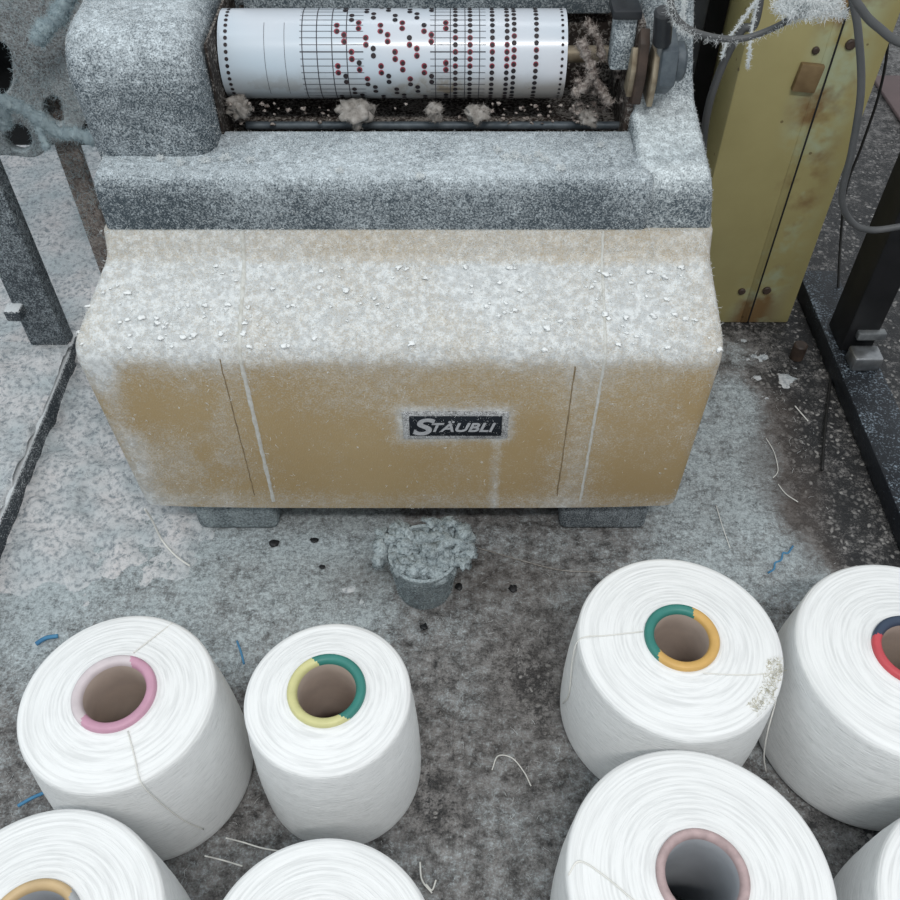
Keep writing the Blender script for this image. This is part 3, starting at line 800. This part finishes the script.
# ------------------------------------------------------------------ yarn cones
CONE = {}
def yarn_cone(X, Y, rt, k_, h, Ro, Ri, rim_mats, split, inner, label):
    root = empty('yarn_cone', (X, Y, 0), label, 'yarn cone', 'yarn cones standing on the floor')
    rt = rt + .0025; rb = rt * k_; n = 112
    P = [(Ro * .9, .0), (rb - .010, .0), (rb - .003, .0025), (rb - .0005, .008)]
    m = 26
    for i in range(m + 1):
        t = i / m; bul = .0022 * math.sin(math.pi * min(1, t * 1.05))
        P.append((rb + (rt - rb) * t + bul + random.uniform(-1, 1) * .00025, .014 + (h - .021) * t))
    edge = len(P) - 1
    P += [(rt - .0008, h - .0035), (rt - .003, h - .0010), (rt - .006, h)]
    mm = 26; ra = rt - .006
    for i in range(1, mm + 1):
        t = i / mm; r = ra + (Ro - .001 - ra) * t
        P.append((r, h + .0075 * t ** 1.25 + .0004 * math.sin(i * 2.4)))
    P = np.array(P); arc = np.concatenate([[0], np.cumsum(np.linalg.norm(np.diff(P, axis=0), axis=1))])
    th = np.linspace(0, 2 * np.pi, n + 1) + math.pi / 2
    V = np.stack([P[:, 0][:, None] * np.cos(th), P[:, 0][:, None] * np.sin(th), np.repeat(P[:, 1][:, None], n + 1, 1)], -1)
    # soft irregularity of a wound package
    ph = random.uniform(0, 6)
    wob = 1 + .006 * np.cos(2 * th + ph) + .003 * np.cos(3 * th + 2 * ph)
    V[:, :, 0] *= wob; V[:, :, 1] *= wob
    V, F = grid_mesh('y', V, len(P), n + 1)
    F = F[:, ::-1]
    me, _ = mesh_from('yarn_package', V, F)
    uvl = me.uv_layers.new(name='UVMap'); vi = np.empty(len(me.loops), np.int32); me.loops.foreach_get('vertex_index', vi)
    uv = np.column_stack([(vi % (n + 1)) / n, arc[vi // (n + 1)]]); uvl.data.foreach_set('uv', uv.reshape(-1).astype(np.float32))
    pk = link_mesh('yarn_package', me, [M['yarn_side'], M['yarn_end']])
    rows = np.repeat(np.arange(len(P) - 1), n); me.polygons.foreach_set('material_index', (rows >= edge + 1).astype(np.int32))
    pk.parent = root
    CONE[round(X, 4)] = (rt - .006, Ro, h)
    # tube
    lift = .0130
    T = [(Ro * 1.16, .0), (Ro, h - .012), (Ro, h + lift - .003), (Ro - .0012, h + lift - .0006), (Ro - .0035, h + lift), (Ri + .003, h + lift - .0006), (Ri + .001, h + lift - .0025), (Ri, h + lift - .006),
         (Ri, h - .010), (Ri * 1.06, h * .6), (Ri * 1.16, .0)]
    bm = bmesh.new(); n2 = 180; rings = []
    for r, z_ in T: rings.append([bm.verts.new((r * math.cos(2 * math.pi * i / n2), r * math.sin(2 * math.pi * i / n2), z_)) for i in range(n2)])
    for ri, (a, b) in enumerate(zip(rings, rings[1:])):
        for i in range(n2):
            f_ = bm.faces.new((a[i], a[(i + 1) % n2], b[(i + 1) % n2], b[i]))
            deg = (360 * i / n2 + (ri - 4) * 3) % 360
            if ri >= 7: f_.material_index = 2
            else:
                lo, hi = split; f_.material_index = 0 if ((deg - lo) % 360) < ((hi - lo) % 360) else 1
    tb = obj('cone_tube', bm, [rim_mats[0], rim_mats[1], inner], root, auto=.9)
    tb.data.transform(Matrix.Translation(root.location)); 
    return root, pk
PINK = rim('pink_tube', (.55, .30, .40)); PALE = rim('pale_pink_tube', (.62, .55, .57)); GREEN = rim('green_tube', (.035, .20, .17)); YEL = rim('pale_yellow_tube', (.60, .58, .28))
ORG = rim('orange_yellow_tube', (.62, .38, .12)); RED = rim('red_tube', (.55, .075, .09)); NAVY = rim('navy_tube', (.04, .06, .10)); MOT = simple('mottled_pink_tube', (.48, .36, .36), (.33, .25, .25), .6, scale=90)
TAN = rim('tan_tube', (.55, .40, .22)); GRY = rim('grey_tube', (.36, .37, .38))
CB, CG = M['cardboard'], M['cardboard_grey']
c1, k1 = yarn_cone(-.3265, .4042, .0925, 1.10, .180, .0405, .0300, (PINK, PALE), (-130, 75), CB, 'white yarn cone with a pink tube rim, left of the green and yellow one')
c2, k2 = yarn_cone(-.1190, .4030, .0785, 1.07, .189, .0380, .0282, (GREEN, YEL), (-60, 115), CB, 'slim white yarn cone with a green and pale yellow tube rim, below the clogged pot')
c3, k3 = yarn_cone(.2394, .4725, .1040, 1.04, .168, .0385, .0280, (GREEN, ORG), (60, 215), CB, 'white yarn cone with a green and orange tube rim, nearest the hood on the right')
c4, k4 = yarn_cone(.4715, .4560, .1110, 1.07, .170, .0400, .0300, (NAVY, RED), (60, 150), CB, 'white yarn cone with a red and navy tube rim at the right edge')
c5, k5 = yarn_cone(.2176, .2400, .1150, 1.02, .168, .0400, .0315, (MOT, MOT), (0, 180), CG, 'large white yarn cone with a mottled pinkish tube rim, nearest on the right')
c6, k6 = yarn_cone(.4770, .2070, .1070, 1.04, .160, .0390, .0300, (MOT, PALE), (0, 180), CG, 'white yarn cone cut off by the bottom right corner of the photo')
c7, k7 = yarn_cone(-.3400, .1935, .1010, 1.02, .184, .0400, .0310, (TAN, GRY), (45, 200), CG, 'white yarn cone with a tan and grey tube rim in the bottom left corner')
c8, k8 = yarn_cone(-.1080, .1770, .0970, 1.04, .168, .0390, .0300, (PALE, GRY), (0, 180), CG, 'white yarn cone cut by the bottom edge, in front of the slim cone')

# loose yarn tails on the cones
def tail(root, pts, r=.0007, name='yarn_tail'):
    bm = bmesh.new(); tube(bm, pts, r, 6, 8); o = obj(name, bm, M['thread'], root); return o
def on_cone(X, Y, rt, k_, h, ang, z, out=.0028):
    t = (z - .014) / (h - .021); rt = rt + .0025; r = rt * k_ + (rt - rt * k_) * t + out
    a = math.radians(ang); return Vector((X + r * math.cos(a), Y + r * math.sin(a), z))
def on_top(X, Y, r, ang, h): ra, ro, hh_ = CONE[round(X, 4)]; a = math.radians(ang); t = min(1, max(0, (ra - r) / (ra - ro))); return Vector((X + r * math.cos(a), Y + r * math.sin(a), hh_ + .0075 * t ** 1.25 + (.0008 if r < ra else -.001)))
tail(c3, [on_top(.2394, .4725, .040, 170, .168), on_top(.2394, .4725, .075, 176, .168), on_top(.2394, .4725, .1035, 178, .167), on_cone(.2394, .4725, .104, 1.04, .168, 183, .14), on_cone(.2394, .4725, .104, 1.04, .168, 190, .09), on_cone(.2394, .4725, .104, 1.04, .168, 186, .05)])
tail(c3, [on_top(.2394, .4725, .043, 290, .168), on_top(.2394, .4725, .07, 325, .168), on_top(.2394, .4725, .102, 340, .168)])
tail(c1, [on_top(-.3265, .4042, .044, 300, .171), on_top(-.3265, .4042, .07, 298, .171), on_top(-.3265, .4042, .094, 297, .170), on_cone(-.3265, .4042, .0925, 1.10, .180, 300, .14), on_cone(-.3265, .4042, .0925, 1.10, .180, 306, .08), on_cone(-.3265, .4042, .0925, 1.10, .180, 312, .04)])
tail(c1, [on_top(-.3265, .4042, .045, 80, .171), on_top(-.3265, .4042, .07, 70, .171), on_top(-.3265, .4042, .091, 66, .171)])
tail(c5, [on_top(.2176, .24, .062, 200, .168), on_top(.2176, .24, .085, 178, .168), on_top(.2176, .24, .105, 172, .168), on_top(.2176, .24, .1145, 178, .166)], .0009)
# stained frayed patch on the near right edge of the green and orange cone
ang = RNG.uniform(math.radians(-52), math.radians(-12), 260); rad = RNG.uniform(.088, .1035, 260)
P = np.column_stack([.2394 + rad * np.cos(ang), .4725 + rad * np.sin(ang), np.full(260, .1690)]); N = np.tile([0, 0, 1.0], (260, 1))
M['fray'] = simple('stained_fibres', (.55, .52, .42), (.40, .38, .28), .9)
o = link_mesh('frayed_yarn', fibre_mesh('frayed_yarn', P, N, .003, .008, .0006, .12, .8), M['fray'], c3); tag(o, 'yellowish frayed patch', kind='stuff')

# loose threads between and around the cones
def thread(pts, label, r=.0007, mat='thread', name='yarn_thread', group='loose threads'):
    bm = bmesh.new(); tube(bm, pts, r, 6, 8); return tag(obj(name, bm, M[mat]), label, 'thread', group)
Z = .0035
thread([at_z(226, 838, .05), at_z(242, 842, .03), at_z(262, 848, .03), at_z(285, 852, .05)], 'upper of two taut threads leaving the lower right of the pink-rimmed cone', .0008)
thread([at_z(205, 856, .05), at_z(222, 860, .03), at_z(242, 866, .05)], 'lower of two taut threads leaving the lower right of the pink-rimmed cone', .0008)
thread([at_z(781, 668, .150), at_z(776, 700, .12), at_z(768, 730, .09), at_z(764, 755, .05), at_z(766, 772, .01)], 'knotted white thread hanging between the orange-rimmed and the red-rimmed cones', .0008)
thread([Vector((-.3945, .715, .08)), at_z(152, 520, .05), at_z(162, 540, .012), at_z(176, 556, .010), at_z(190, 566, .012)], 'fluffy white thread trailing from the left lower corner of the beige hood', .0014)
thread([at_z(766, 438, Z), at_z(774, 452, Z), at_z(778, 470, Z), at_z(773, 478, Z)], 'curved thread on the floor to the right of the hood, nearest its right side', .0006)
thread([at_z(778, 484, Z), at_z(786, 494, Z), at_z(798, 502, Z)], 'short thread on the brown stain right of the hood', .0007)
thread([at_z(795, 406, Z), at_z(801, 413, Z), at_z(808, 421, Z)], 'short bright white thread left of the black floor beam', .0010)
thread([at_z(716, 505, Z), at_z(722, 525, Z), at_z(730, 548, Z)], 'straight thread on the blue-grey dust above the green and orange cone', .0006)
thread([at_z(478, 548, Z), at_z(520, 560, Z), at_z(560, 570, Z), at_z(600, 572, Z)], 'long faint thread running right from the clogged pot', .0008, 'lint_grey')
thread([at_z(492, 770, Z), at_z(498, 756, Z), at_z(512, 758, Z), at_z(524, 772, Z), at_z(531, 786, Z)], 'hooked white thread on the bare floor in the gap between the cone groups', .0007)
thread([at_z(420, 862, Z), at_z(422, 880, Z), at_z(432, 893, Z)], 'frayed white thread right of the cone cut by the bottom edge', .0010)
thread([at_z(436, 880, Z), at_z(432, 890, Z), at_z(426, 884, Z)], 'tiny thread curl by the cone cut by the bottom edge', .0009)
thread([at_z(768, 573, .005), at_z(774, 569, .006), at_z(775, 563, .006), at_z(781, 560, .006), at_z(783, 553, .006), at_z(788, 553, .006), at_z(793, 546, .005)], 'blue thread scrap between the two right-hand cones and the hood', .0013, 'blue_thread')
thread([at_z(36, 644, .006), at_z(46, 638, .007), at_z(58, 636, .006)], 'blue thread scrap behind the pink-rimmed cone', .0028, 'blue_thread')
thread([at_z(237, 641, .005), at_z(241, 652, .006), at_z(244, 664, .005)], 'blue thread scrap behind the slim cone, toward the pink-rimmed one', .0014, 'blue_thread')
thread([at_z(266, 786, .005), at_z(271, 793, .006), at_z(274, 800, .005)], 'blue thread scrap in the gap left of the slim cone', .0022, 'blue_thread')
thread([at_z(18, 806, .005), at_z(32, 798, .006), at_z(46, 792, .005)], 'blue thread scrap between the pink-rimmed cone and the bottom left cone', .0020, 'blue_thread')
P, N = scatter([floor], 9000, lambda P, N: ((P[:, 0] > -.55) & (P[:, 0] < .55) & (P[:, 1] > .05) & (P[:, 1] < 1.15)) * (.15 + .85 * clumped(P, 12, .45, .65, 6)))
o = link_mesh('strewn_fibres', fibre_mesh('strewn_fibres', P + np.array([0, 0, .0005]), N, .003, .013, .0004, .15, .9), M['lint'], floor_lint)
o['kind'] = 'stuff'
for i, (px, py, r, lab) in enumerate(((513, 588, .0055, 'dark chip on the floor right of the clogged pot, farthest from it'), (459, 587, .0050, 'dark chip touching the right side of the clogged pot'), (424, 627, .0048, 'dark chip in front of the clogged pot'),
        (274, 543, .0065, 'dark chip under the left foot of the machine'), (314, 540, .0050, 'flat dark chip a little left of the clogged pot'), (322, 567, .0036, 'small dark chip on the pale dust left of the pot'))):
    bm = bmesh.new(); blob(bm, at_z(px, py, .002), r, .35, .6, 2, i + 40); tag(obj('floor_chip', bm, M['black']), lab, 'chip', 'dark chips on the floor')

# ------------------------------------------------------------------ left side: floor rail, post, cast bracket
rl = empty('floor_rail', (-.69, .9, 0), 'lint-covered steel floor rail on the left, running along the machine', 'rail')
bm = bmesh.new(); rbox(bm, -.78, -.598, .35, 1.06, 0.002, .042, .003, 2); rail_l = obj('rail_bar', bm, M['rail_lint'], rl, auto=.6)
bm = bmesh.new(); rbox(bm, -.665, -.605, 1.062, 1.12, 0.002, .034, .003, 2); obj('end_block', bm, M['rail_lint'], rl, auto=.6)
xs = np.arange(-.781, -.5975, .0045); ys = np.arange(.35, 1.085, .0045)
GX, GY = np.meshgrid(xs, ys, indexing='ij'); Pr = np.stack([GX.ravel(), GY.ravel(), GX.ravel() * 0], -1)
edge_ = np.minimum(sstep(-.597, -.604, Pr[:, 0] + (fbm(Pr, 30, 3, 41) - .5) * .014), sstep(1.082, 1.05, Pr[:, 1]))
Pr[:, 2] = .0395 + edge_ * (.005 + .020 * np.clip(fbm(Pr, 16, 4, 42) - .38, 0, 1) + .012 * (fbm(Pr, 60, 3, 43) - .4))
V, F = grid_mesh('rail_lint', Pr, len(xs), len(ys)); me, _ = mesh_from('rail_lint', V, F)
rlint = link_mesh('rail_lint', me, M['floor_lint']); tag(rlint, 'thick white lint heaped on top of the left floor rail', 'lint', kind='stuff')
P, N = scatter([rlint, rail_l], 7000, lambda P, N: N[:, 2] > .2)
q = link_mesh('rail_fibres', fibre_mesh('rail_fibres', P, N, .003, .010, .0005, .5, .9), M['lint'], rlint); q['kind'] = 'stuff'
po = empty('frame_post', (-.637, 1.09, 0), 'dark steel upright post by the left floor rail, dusted with lint', 'post')
bm = bmesh.new(); rbox(bm, -.667, -.608, 1.075, 1.105, .034, 1.1, .003, 2); pbar = obj('post_bar', bm, M['post_steel'], po, auto=.6)
bm = bmesh.new(); rbox(bm, -.674, -.650, 1.055, 1.078, .105, .125, .003, 2); obj('bolt_tab', bm, M['rail_lint'], po, auto=.6)
P, N = scatter([pbar], 2500); q = link_mesh('post_fibres', fibre_mesh('post_fibres', P, N, .002, .006, .0004, .4, .9), M['lint_blue'], po); q['kind'] = 'stuff'

br = empty('cast_bracket', (-.62, 1.22, 0), 'lint-furred casting with round openings beyond the left of the machine', 'bracket')
cu = bpy.data.curves.new('plate', 'CURVE'); cu.dimensions = '2D'; cu.fill_mode = 'BOTH'; cu.extrude = .004; cu.bevel_depth = .003; cu.bevel_resolution = 2
def spl(pts):
    s_ = cu.splines.new('BEZIER'); s_.bezier_points.add(len(pts) - 1); s_.use_cyclic_u = True
    for b_, (a, c_) in zip(s_.bezier_points, pts): b_.co = (a, c_, 0); b_.handle_left_type = b_.handle_right_type = 'AUTO'
YB = 1.20
def pl(px, py): p = at_y(px, py, YB); return (p.x, p.z)
spl([pl(-70, 160), pl(-20, 152), pl(14, 152), pl(36, 153), pl(52, 140), pl(78, 128), pl(92, 90), pl(96, 20), pl(100, -60), pl(0, -80), pl(-80, -60)])
spl([pl(6, 40), pl(16, 66), pl(10, 92), pl(-8, 99), pl(-20, 70), pl(-8, 40)])
spl([pl(22, 121), pl(34, 133), pl(30, 149), pl(18, 150), pl(7, 142), pl(6, 128)])
spl([pl(58, 93), pl(66, 108), pl(62, 124), pl(48, 118), pl(42, 104), pl(48, 94)])
ob = bpy.data.objects.new('plate', cu); COL.objects.link(ob); dg = bpy.context.evaluated_depsgraph_get(); dg.update()
me = bpy.data.meshes.new_from_object(ob.evaluated_get(dg)); bpy.data.objects.remove(ob)
for v in me.vertices: v.co = Vector((v.co.x, YB - v.co.z, v.co.y))
me.materials.clear(); me.update()
bplate = link_mesh('pierced_plate', me, M['bracket'], br)
bm = bmesh.new(); cx0, cx1 = at_y(60, 165, 1.225).x, at_y(84, 165, 1.225).x; rbox(bm, cx0, cx1, 1.225, 1.243, 0, .42, .006, 2); bcol = obj('support_column', bm, M['grease_fluff'], br, auto=.6)
bm = bmesh.new(); rbox(bm, -.90, -.42, 1.245, 1.262, .288, .80, .004, 1); obj('back_plate', bm, M['black'], br, auto=.6)  # black sheet added behind the openings so they look dark
bm = bmesh.new(); rbox(bm, -.47, -.42, 1.23, 1.30, 0, .80, .004, 1); obj('back_leg', bm, M['black'], br, auto=.6)
P, N = scatter([bplate, bcol], 9000, lambda P, N: (N[:, 1] < .5) * (.25 + .75 * clumped(P, 18, .42, .62)))
q = link_mesh('bracket_fibres', fibre_mesh('bracket_fibres', P, N, .003, .011, .0006, .5, .9), M['lint_blue'], br); q['kind'] = 'stuff'

def fluffy(paths, label, mat, nf, name='fluffy_cord', r=.006, lmax=.010):
    bm = bmesh.new()
    for pts, rad in paths: tube(bm, pts, rad, 8, 7, .25)
    o = tag(obj(name, bm, M[mat]), label, 'cord')
    P, N = scatter([o], nf); q = link_mesh('cord_fuzz', fibre_mesh('cord_fuzz', P, N, .002, lmax, .0005, .6, .9), M[mat], o); q['kind'] = 'stuff'
    return o
Y1 = 1.13
fluffy([([at_y(-14, 92, Y1), at_y(4, 101, Y1), at_y(20, 107, Y1), at_y(38, 119, Y1), at_y(58, 132, Y1), at_y(76, 134, Y1), at_y(96, 140, Y1)], .0085),
        ([at_y(34, 116, Y1), at_y(40, 132, Y1 - .01), at_y(48, 150, Y1 - .02)], .0045), ([at_y(2, 104, Y1), at_y(6, 120, Y1), at_y(2, 128, Y1)], .007)],
       'forked pale blue lint-covered cord stretched across the left casting', 'lint_blue', 3500)
fluffy([([at_y(37, 42, Y1), at_y(44, 30, Y1), at_y(56, 20, Y1), at_y(64, 4, Y1), at_y(74, -14, Y1)], .010)],
       'thick pale blue lint-covered stub at the top left beside the hump', 'lint_blue', 2500)

# ------------------------------------------------------------------ right side: olive cabinet post, loom frame, beam, hoses
px0, px1 = .385, .574
oc = empty('olive_cabinet', (.48, 1.23, 0), 'tall olive green metal cabinet with scraped paint, right of the machine', 'cabinet')
bm = bmesh.new(); rbox(bm, px0, px1, 1.176, 1.29, 0, 1.0, .004, 2); obj('cabinet_body', bm, M['olive'], oc, auto=.6)
xj = .505
bm = bmesh.new(); rbox(bm, xj - .0012, xj + .0012, 1.1748, 1.178, .002, .99, 0); j = obj('door_joint', bm, M['black'], oc, smooth=False); j['label'] = 'dark vertical joint'
bm = bmesh.new(); rbox(bm, xj - .013, xj - .003, 1.1752, 1.178, .002, .99, .0006, 1); obj('edge_strip', bm, M['olive'], oc, auto=.6)
p = at_y(812, 72, 1.1745)
bm = bmesh.new(); rbox(bm, p.x - .020, p.x + .012, 1.168, 1.178, p.z - .026, p.z + .012, .002, 2, Matrix.Rotation(.1, 3, 'Y')); l_ = obj('latch_plate', bm, simple('rusty_latch', (.13, .085, .04), (.20, .14, .07), .6, scale=50), oc, auto=.6); l_['label'] = 'brown latch plate'
for px, py, r in ((851, 45, .007), (742, 292, .006), (767, 291, .007), (816, 51, .005)):
    p = at_y(px, py, 1.1735); bm = bmesh.new(); cyl(bm, (p.x, 1.178, p.z), (p.x, 1.172, p.z), r, n=18, bev=.0015); obj('bolt', bm, M['grease'], oc, auto=.5)

lf = empty('loom_side_frame', (.34, 1.45, 0), 'black loom frame in the dark gap between the machine and the olive cabinet', 'frame')
bm = bmesh.new(); rbox(bm, .18, .56, 1.42, 1.50, 0, 1.0, .01, 2); obj('frame_plate', bm, M['black'], lf, auto=.6)
bm = bmesh.new(); rbox(bm, .30, .352, 1.26, 1.42, 0, .9, .006, 2); obj('frame_rib', bm, M['dark_plastic'], lf, auto=.6)

rt_ = Matrix.Rotation(math.radians(0), 3, 'Z')
bb_ = empty('floor_beam', (.66, .98, 0), 'black steel floor beam on the right with dusty blue-grey top', 'beam')
M['beam_top'] = dusty('dusty_black_steel', (.012, .014, .018), (.03, .034, .04), (.26, .32, .38), .10, .20, fine=300, big=14, rough=.4)
bm = bmesh.new(); rbox(bm, .606, .672, .40, 1.275, .002, .036, .003, 2); obj('beam_bar', bm, M['beam_top'], bb_, auto=.6)
bp = empty('frame_post', (.65, 1.09, 0), 'black upright post standing on the right floor beam', 'post')
bm = bmesh.new(); rbox(bm, .618, .668, 1.066, 1.13, .036, 1.1, .003, 2); obj('post_bar', bm, M['black'], bp, auto=.6)
bm = bmesh.new(); rbox(bm, .632, .676, 1.056, 1.07, .066, .080, .002, 2); obj('cross_strip', bm, M['dull_steel'], bp, auto=.6)
sb = empty('clamp_block', (.64, 1.02, .036), 'small silvery metal block on the beam at the foot of the black post', 'block')
bm = bmesh.new(); rbox(bm, .621, .666, 1.018, 1.052, .036, .062, .004, 2); obj('block_body', bm, M['steel'], sb, auto=.6)
p = at_z(796, 358, 0)
stb = empty('bolt_stub', p, 'short brown pipe stub on the floor by the foot of the olive cabinet', 'stub')
bm = bmesh.new(); cyl(bm, p, p + Vector((0, 0, .03)), .011, n=20, bev=.002); obj('stub_body', bm, M['grease'], stb, auto=.6)
pr_ = empty('wall_panel', (1.05, 1.75, 0), 'dull reddish brown board lying on the floor far right', 'board')
bm = bmesh.new(); rbox(bm, .985, 1.35, 1.55, 2.05, .001, .010, .003, 2); obj('board_sheet', bm, M['panel_red'], pr_, auto=.6)  # thin reddish sheet added where the far floor looks lighter
pr_.name = 'brown_board'

def hose(pts, r, mat, label, name, cat):
    bm = bmesh.new(); tube(bm, pts, r, 10, 10); return tag(obj(name, bm, M[mat]), label, cat)
hose([at_y(775, -300, 1.12), at_y(765, -60, 1.11), at_y(756, 20, 1.10), at_y(742, 30, 1.10), at_y(724, 62, 1.10), at_y(709, 105, 1.10), at_y(703, 150, 1.12), at_y(702, 210, 1.14), at_z(700, 330, .02)], .0050, 'rubber', 'grey hose bending down in the dark gap right of the machine', 'hose', 'hose')
hose([at_y(840, -420, .85), at_y(844, -140, .85), at_y(850, -20, .85), at_y(858, 30, .85), at_y(861, 90, .85), at_y(852, 150, .85), at_y(842, 195, .86), at_y(850, 220, .87), at_y(872, 230, .88), at_y(930, 226, .88), at_y(1010, 250, .88), at_z(1040, 420, .006)], .0038, 'rubber', 'grey hose looping in front of the olive cabinet to the right edge', 'hose', 'hose')
hose([at_y(900, -400, 1.36), at_y(893, -100, 1.36), at_y(889, 30, 1.35), at_y(880, 90, 1.35), at_y(862, 145, 1.34), at_y(846, 190, 1.32), at_y(840, 250, 1.28), at_z(836, 330, .006), at_z(826, 420, .006), at_z(822, 470, .006)], .0022, 'cable', 'thin black cable hanging right of the olive cabinet down to the floor', 'cable', 'cable')
Y2 = .72
w = hose([at_y(655, -420, Y2), at_y(662, -160, Y2), at_y(668, -30, Y2), at_y(672, 8, Y2), at_y(684, 26, Y2), at_y(708, 36, Y2), at_y(738, 39, Y2), at_y(764, 32, Y2), at_y(790, 18, Y2), at_y(812, -10, Y2), at_y(806, -160, Y2), at_y(790, -420, Y2)], .0026, 'rubber', 'lint-fringed wire looping across the top right in front of the olive cabinet', 'wire', 'wire')
P, N = scatter([w], 2600, lambda P, N: (P[:, 2] < .74) * (N[:, 2] < .3) * (.2 + .8 * clumped(P, 40, .42, .6)))
N = N * .6 + np.array([0, 0, -.5])
q = link_mesh('lint_fringe', fibre_mesh('lint_fringe', P, N, .002, .007, .0003, .8, .9), M['lint'], w); tag(q, 'white lint fringe', kind='stuff')
w2 = hose([at_y(840, -420, Y2), at_y(844, -120, Y2), at_y(850, -18, Y2), at_y(862, 10, Y2), at_y(878, 27, Y2), at_y(906, 44, Y2), at_y(960, 40, Y2), at_y(1000, -60, Y2), at_y(1010, -420, Y2)], .0034, 'rubber', 'second bent wire in the top right corner of the photo', 'wire', 'wire')
cs_ = [at_y(random.gauss(808, 16), random.gauss(2, 7), Y2 + random.uniform(-.02, .02))[:] for i in range(60)]
PP, NN = puff_points(cs_, RNG.uniform(.003, .010, 60), 190, .8)
cl = tag(link_mesh('lint_tuft', fibre_mesh('lint_tuft', PP, NN, .002, .007, .0005, .4, .9), M['lint']), 'fluffy white tuft of lint hanging on the wires at the top right', 'lint')
for pts, lab in (([(760, -10), (752, 30), (748, 68)], 'long hanging lint string in front of the olive cabinet, ending lowest'),
                 ([(764, -10), (744, 18), (728, 40), (722, 58)], 'slanting lint string over the dark gap beside the olive cabinet'),
                 ([(686, -12), (683, 12), (682, 24)], 'short lint string above the knob end of the machine')):
    fluffy([([at_y(x, y, .80 + .004 * i) for i, (x, y) in enumerate(pts)], .0009)], lab, 'lint', 420, 'lint_string', lmax=.004)
